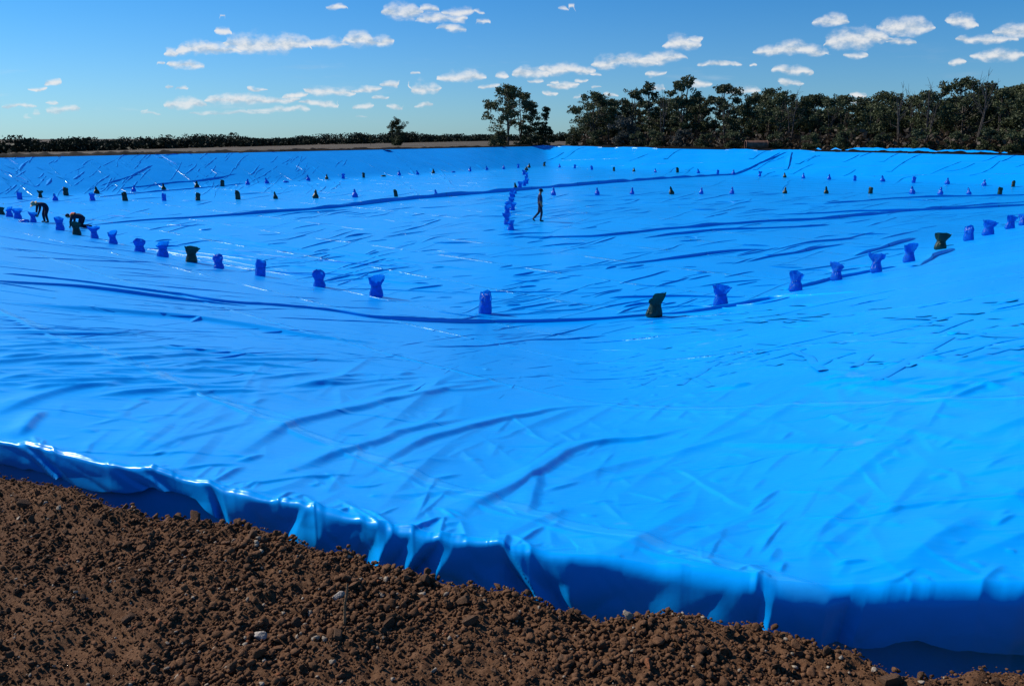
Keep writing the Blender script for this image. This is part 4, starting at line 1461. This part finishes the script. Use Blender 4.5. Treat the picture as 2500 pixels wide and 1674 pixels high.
row_of([(48.8,486.7,'b','o'),(135.6,490,'b','p'),(226,490,'b','f'),(306,490.5,'g','o'),(401,490.5,'b','o'),(483,489.7,'g','o'),(581,487,'g','o'),(673,485.6,'g','p'),(770.4,484,'g','p'),(867,482,'b','p'),(967,480,'g','o'),(1065.6,479,'b','p'),
        (1351,477,'b','p'),(1458,475.7,'b','p'),(1542.5,474.6,'b','p'),(1640,474.6,'g','p'),(1711.5,473.8,'b','p'),(1786.4,473.8,'b','p'),(1916,472.9,'g','p'),(2016.7,472.9,'g','p'),(2125,472.9,'g','o'),(2226.8,473.5,'b','p'),(2295,475.6,'b','p'),(2365,475.6,'b','p'),(2440.5,475.6,'g','o')],
       'sandbags in the row across the basin floor', 'in the row straight across the basin floor')
row_of([(1238,548,'b','f'),(1238,524,'b','f'),(1250.5,514,'b','f'),(1239,512,'b','f'),(1248.5,499,'b','f'),(1249,489.6,'b','f'),(1251,481,'b','f'),(1256,473,'b','p'),(1259,463,'g','p'),(1268.5,460,'b','f'),(1280,454,'b','f'),(1285.5,449,'b','f'),(1284,442,'b','f'),
        (1286,433,'b','f'),(1278.5,427,'b','f'),(1282.7,421,'g','p'),(1286.5,416.6,'g','p')],
       'sandbags in the line leading to the far corner', 'in the close line leading to the far corner')
bag(1247, 562, 'b', 'flare', 24, 'blue sandbag at the open end of the line beside the walking man', 'sandbags in the line leading to the far corner')

# ------------------------------------------------------------------ people
cloth = {'jeans': simple('dark_jeans', (0.018, 0.024, 0.045), .85, .3, 12, .2), 'shirt': simple('blue_grey_shirt', (0.022, 0.042, 0.11), .85, .25, 10, .2),
         'navy': simple('navy_work_clothes', (0.012, 0.016, 0.035), .85, .3, 10, .2), 'skin': simple('skin', (0.30, 0.15, 0.09), .6, .15, 12, .3),
         'boot': simple('dark_boot', (0.015, 0.013, 0.012), .6, .2, 12, .3), 'cap': simple('dark_cap', (0.012, 0.012, 0.018), .8, .2, 12, .2),
         'straw': simple('straw_hat', (0.42, 0.34, 0.20), .85, .25, 25, .2, .3), 'orange': simple('orange_vest', (0.75, 0.13, 0.02), .7, .2, 10, .2),
         'hair': simple('dark_hair', (0.02, 0.013, 0.01), .7, .2, 30, .2), 'white': simple('eye_white', (0.5, 0.48, 0.45), .5, .05, 10, .3)}

def figure(root, joints, bones, mats, fingers):
    """joints {name:(x,y,z,radius)}, bones [(a,b,material)]: skinned to one continuous body"""
    names = list(joints)
    idx = {k: i for i, k in enumerate(names)}
    me_ = bpy.data.meshes.new('body')
    me_.from_pydata([joints[k][:3] for k in names], [(idx[a], idx[b]) for a, b, _ in bones], [])
    ob = bpy.data.objects.new('body_rig', me_)
    C.objects.link(ob)
    md = ob.modifiers.new('skin', 'SKIN')
    md.use_smooth_shade = True
    for i, k in enumerate(names):
        sv_ = me_.skin_vertices[0].data[i]
        rr_ = joints[k][3]
        sv_.radius = (rr_[0] * 1.14, rr_[1] * 1.14) if isinstance(rr_, tuple) else (rr_ * 1.14, rr_ * 1.14)
        sv_.use_root = (k == 'pelvis')
    s2 = ob.modifiers.new('sub', 'SUBSURF')
    s2.levels = s2.render_levels = 2
    dg = bpy.context.evaluated_depsgraph_get()
    ev = bpy.data.meshes.new_from_object(ob.evaluated_get(dg))
    bpy.data.objects.remove(ob)
    ev.name = 'body'
    # fingers rooted in the palms
    bm = bmesh.new()
    bm.from_mesh(ev)
    nbody = len(bm.faces)
    for (wr, hd, up) in fingers:
        w = np.array(joints[wr][:3]); h = np.array(joints[hd][:3])
        d = h - w; d /= np.linalg.norm(d)
        side = np.cross(d, np.array(up)); side /= np.linalg.norm(side)
        nrm = np.cross(side, d)
        for k in range(5):
            if k < 4:
                ln = (.075, .085, .08, .062)[k]
                b0 = h + side * (.027 - .018 * k) - d * .01
                p = [b0, b0 + d * ln * .5, b0 + d * ln * .8 + nrm * .012, b0 + d * ln + nrm * .03]
            else:
                b0 = w + d * .03 + side * .03
                p = [b0, b0 + side * .022 + d * .025, b0 + side * .026 + d * .05, b0 + side * .02 + d * .068]
            tv, tf = tube(p, [.010, .0095, .009, .006], 6)
            vs_ = [bm.verts.new(q) for q in tv]
            for q in tf:
                bm.faces.new([vs_[i] for i in q])
    bm.to_mesh(ev)
    bm.free()
    ev.materials.clear()
    order = []
    for _, _, m_ in bones:
        if m_ not in order: order.append(m_)
    if 'skin' not in order: order.append('skin')
    for m_ in order: ev.materials.append(cloth[m_])
    A = np.array([joints[a][:3] for a, _, _ in bones]); B = np.array([joints[b][:3] for _, b, _ in bones])
    for fi, p in enumerate(ev.polygons):
        p.use_smooth = True
        if fi >= nbody:
            p.material_index = order.index('skin')
            continue
        c = np.array(p.center[:])
        d = B - A
        t = np.clip(((c - A) * d).sum(1) / np.maximum((d * d).sum(1), 1e-9), 0, 1)
        j = int(np.argmin(np.linalg.norm(c - (A + t[:, None] * d), axis=1)))
        p.material_index = order.index(bones[j][2])
    link('body', ev, root)

def face_bits(root, hc, fwd, side, up):
    """eyes, nose, mouth and ears on a head centred at hc"""
    hc, fwd, side, up = (np.array(q, float) for q in (hc, fwd, side, up))
    v0_, f0_ = ico(1)
    def bit(name, pos, sc, mat):
        Rm = np.stack([fwd, side, up], 1)
        vv = (v0_ * np.array(sc)) @ Rm.T + pos
        link(name, np_mesh(name, vv, f0_), root, cloth[mat])
    for s_ in (-1, 1):
        bit('eye', hc + fwd * .083 + side * .032 * s_ + up * .012, (.008, .013, .008), 'white')
        bit('ear', hc + side * .082 * s_ + up * .0, (.022, .012, .034), 'skin')
    bit('nose', hc + fwd * .100 - up * .012, (.020, .014, .024), 'skin')
    bit('mouth', hc + fwd * .086 - up * .052, (.008, .026, .007), 'hair')

def lathe(name, prof, mat, root, M3=None, off=(0, 0, 0), n=24):
    V_, F_ = [], []
    for (r_, z_) in prof:
        for j in range(n):
            aa = 2 * math.pi * j / n
            V_.append((r_ * math.cos(aa), r_ * math.sin(aa), z_))
    for k in range(len(prof) - 1):
        for j in range(n):
            F_.append((k * n + j, k * n + (j + 1) % n, (k + 1) * n + (j + 1) % n, (k + 1) * n + j))
    V_ = np.array(V_)
    if M3 is not None:
        V_ = V_ @ np.array(M3).T
    return link(name, np_mesh(name, V_ + np.array(off), np.array(F_)), root, mat)

def basis(fwd, up):
    f = np.array(fwd, float); f /= np.linalg.norm(f)
    u = np.array(up, float); u -= f * (u @ f); u /= np.linalg.norm(u)
    s_ = np.cross(u, f)
    return f, s_, u

# the walking man, seen from his right side, heading to the right
x, y, z = drop(1318, 541)
man = empty('person', (x, y, surf_z(x, y) - 0.01), -0.06)
tag(man, 'man in dark cap and blue-grey shirt walking across the blue liner', 'person')
J = {'pelvis': (0, 0, .96, (.15, .115)), 'belly': (0, 0, 1.12, (.15, .12)), 'chest': (.0, 0, 1.33, (.175, .125)), 'neckb': (.0, 0, 1.49, (.09, .075)), 'neck': (.02, 0, 1.55, .052), 'head': (.045, 0, 1.65, (.082, .095)), 'crown': (.04, 0, 1.745, (.066, .08)),
     'shl': (-.01, .17, 1.44, .07), 'ell': (-.05, .23, 1.17, .047), 'wrl': (.06, .23, .95, .032), 'hal': (.09, .225, .875, (.036, .02)),
     'shr': (-.01, -.17, 1.44, .07), 'elr': (0, -.235, 1.16, .047), 'wrr': (.09, -.235, .95, .032), 'har': (.115, -.23, .875, (.036, .02)),
     'hipl': (0, .085, .90, .095), 'knl': (-.06, .09, .50, .066), 'anl': (-.36, .09, .17, .045), 'hel': (-.40, .09, .12, .04), 'tol': (-.26, .09, .035, .036),
     'hipr': (.01, -.085, .90, .095), 'knr': (.10, -.085, .50, .066), 'anr': (.04, -.085, .10, .047), 'her': (.02, -.085, .055, .045), 'tor': (.22, -.085, .04, .04)}
Bn = [('pelvis', 'belly', 'jeans'), ('belly', 'chest', 'shirt'), ('chest', 'neckb', 'shirt'), ('neckb', 'neck', 'skin'), ('neck', 'head', 'skin'), ('head', 'crown', 'hair'),
      ('chest', 'shl', 'shirt'), ('shl', 'ell', 'shirt'), ('ell', 'wrl', 'skin'), ('wrl', 'hal', 'skin'), ('chest', 'shr', 'shirt'), ('shr', 'elr', 'shirt'), ('elr', 'wrr', 'skin'), ('wrr', 'har', 'skin'),
      ('pelvis', 'hipl', 'jeans'), ('hipl', 'knl', 'jeans'), ('knl', 'anl', 'jeans'), ('anl', 'hel', 'boot'), ('hel', 'tol', 'boot'), ('pelvis', 'hipr', 'jeans'), ('hipr', 'knr', 'jeans'), ('knr', 'anr', 'jeans'), ('anr', 'her', 'boot'), ('her', 'tor', 'boot')]
figure(man, J, Bn, None, [('wrl', 'hal', (0, 1, 0)), ('wrr', 'har', (0, 1, 0))])
face_bits(man, (.05, 0, 1.655), (1, 0, 0), (0, 1, 0), (0, 0, 1))
cap = lathe('cap', [(.108, -.015), (.11, .03), (.10, .075), (.065, .105), (.01, .115)], cloth['cap'], man, np.diag([1.08, .88, 1.0]), (.04, 0, 1.70))
bm = bmesh.new()
vs_ = []
for k in range(9):
    aa = math.radians(-70 + 140 * k / 8)
    vs_.append((bm.verts.new((.04 + .105 * math.cos(aa), .09 * math.sin(aa), 1.695)), bm.verts.new((.04 + .105 * math.cos(aa) + .075 * math.cos(aa) ** .5 if math.cos(aa) > 0 else .04, .095 * math.sin(aa), 1.68)),
                bm.verts.new((.04 + .105 * math.cos(aa) + .07 * math.cos(aa) ** .5 if math.cos(aa) > 0 else .04, .095 * math.sin(aa), 1.672)), bm.verts.new((.04 + .10 * math.cos(aa), .09 * math.sin(aa), 1.686))))
for k in range(8):
    for q in range(4):
        bm.faces.new((vs_[k][q], vs_[k + 1][q], vs_[k + 1][(q + 1) % 4], vs_[k][(q + 1) % 4]))
me_ = bpy.data.meshes.new('cap_brim'); bm.to_mesh(me_); bm.free()
link('cap_brim', me_, man, cloth['cap'])

# worker bending down, straw hat
x, y, z = drop(112, 543)
w1 = empty('person', (x, y, surf_z(x, y) - 0.01), math.radians(232))
tag(w1, 'worker in straw hat and dark clothes bending down to the liner', 'person')
J = {'pelvis': (-.14, 0, .84, (.15, .13)), 'belly': (-.05, 0, .98, (.145, .13)), 'chest': (.16, 0, 1.05, (.17, .13)), 'neckb': (.30, 0, 1.04, (.09, .08)), 'neck': (.36, 0, 1.03, .055), 'head': (.44, 0, .99, (.09, .085)), 'crown': (.47, 0, 1.06, (.075, .07)),
     'shl': (.22, .19, 1.01, .072), 'ell': (.30, .22, .72, .052), 'wrl': (.38, .13, .48, .036), 'hal': (.40, .11, .41, (.038, .022)),
     'shr': (.22, -.19, 1.01, .072), 'elr': (.28, -.22, .72, .052), 'wrr': (.38, -.12, .46, .036), 'har': (.40, -.10, .39, (.038, .022)),
     'hipl': (-.13, .12, .80, .10), 'knl': (.02, .20, .44, .07), 'anl': (-.02, .24, .10, .05), 'hel': (-.05, .24, .055, .047), 'tol': (.15, .26, .04, .042),
     'hipr': (-.13, -.12, .80, .10), 'knr': (.0, -.20, .44, .07), 'anr': (-.04, -.24, .10, .05), 'her': (-.07, -.24, .055, .047), 'tor': (.13, -.26, .04, .042)}
Bw = [(a, b, {'jeans': 'navy', 'shirt': 'navy'}.get(m_, m_)) for a, b, m_ in Bn]
Bw = [(a, b, 'navy' if (a in ('ell', 'elr')) else m_) for a, b, m_ in Bw]
figure(w1, J, Bw, None, [('wrl', 'hal', (0, 1, 0)), ('wrr', 'har', (0, 1, 0))])
f_, s_, u_ = basis((.75, 0, -.66), (.66, 0, .75))
face_bits(w1, (.455, 0, 1.01), f_, s_, u_)
lathe('straw_hat', [(.225, -.02), (.23, -.01), (.20, .0), (.115, .012), (.11, .07), (.095, .11), (.05, .125), (.005, .12)], cloth['straw'], w1, np.stack([f_, s_, u_], 1), tuple(np.array([.455, 0, 1.01]) + u_ * .055))

# worker crouching on his knees, orange vest
x, y, z = drop(196, 556)
w2 = empty('person', (x, y, surf_z(x, y) - 0.01), math.radians(188))
tag(w2, 'crouching worker in orange vest kneeling over the end of the long fold', 'person')
J = {'pelvis': (-.16, 0, .58, (.16, .14)), 'belly': (.04, 0, .64, (.15, .14)), 'chest': (.24, 0, .63, (.175, .14)), 'neckb': (.37, 0, .60, (.09, .08)), 'neck': (.42, 0, .60, .055), 'head': (.50, 0, .58, (.088, .085)), 'crown': (.52, 0, .655, (.072, .07)),
     'shl': (.28, .19, .57, .072), 'ell': (.34, .24, .34, .052), 'wrl': (.40, .17, .13, .036), 'hal': (.43, .16, .07, (.038, .022)),
     'shr': (.28, -.19, .57, .072), 'elr': (.33, -.24, .34, .052), 'wrr': (.38, -.16, .13, .036), 'har': (.41, -.15, .07, (.038, .022)),
     'hipl': (-.16, .11, .52, .105), 'knl': (.0, .16, .12, .075), 'anl': (-.40, .15, .085, .055), 'hel': (-.46, .15, .10, .047), 'tol': (-.50, .15, .03, .042),
     'hipr': (-.16, -.11, .52, .105), 'knr': (-.02, -.16, .12, .075), 'anr': (-.42, -.15, .085, .055), 'her': (-.48, -.15, .10, .047), 'tor': (-.52, -.15, .03, .042)}
B2 = [(a, b, {'belly': 'navy', 'chest': 'navy'}.get(a, m_) if m_ in ('navy', 'shirt') and a in ('belly', 'chest') else m_) for a, b, m_ in Bw]
figure(w2, J, B2, None, [('wrl', 'hal', (0, 1, 0)), ('wrr', 'har', (0, 1, 0))])
f_, s_, u_ = basis((.8, 0, -.6), (.6, 0, .8))
face_bits(w2, (.505, 0, .595), f_, s_, u_)
lathe('cap', [(.104, -.015), (.107, .03), (.095, .075), (.06, .10), (.008, .11)], cloth['cap'], w2, np.stack([f_, s_, u_], 1), tuple(np.array([.505, 0, .595]) + u_ * .05))
# vest panel over the back
n = 13
a = np.linspace(-1.25, 1.25, n)
rows_ = []
for k, xx in enumerate(np.linspace(.16, .36, 6)):
    rows_.append(np.stack([np.full(n, xx), .205 * np.sin(a), .63 + .175 * np.cos(a) - .10 * (1 - np.cos(a * .5)) - (.04 if k == 5 else 0)], -1))
V_ = np.stack(rows_)
link('vest', np_mesh('vest', V_.reshape(-1, 3), grid_faces(6, n)), w2, cloth['orange'])
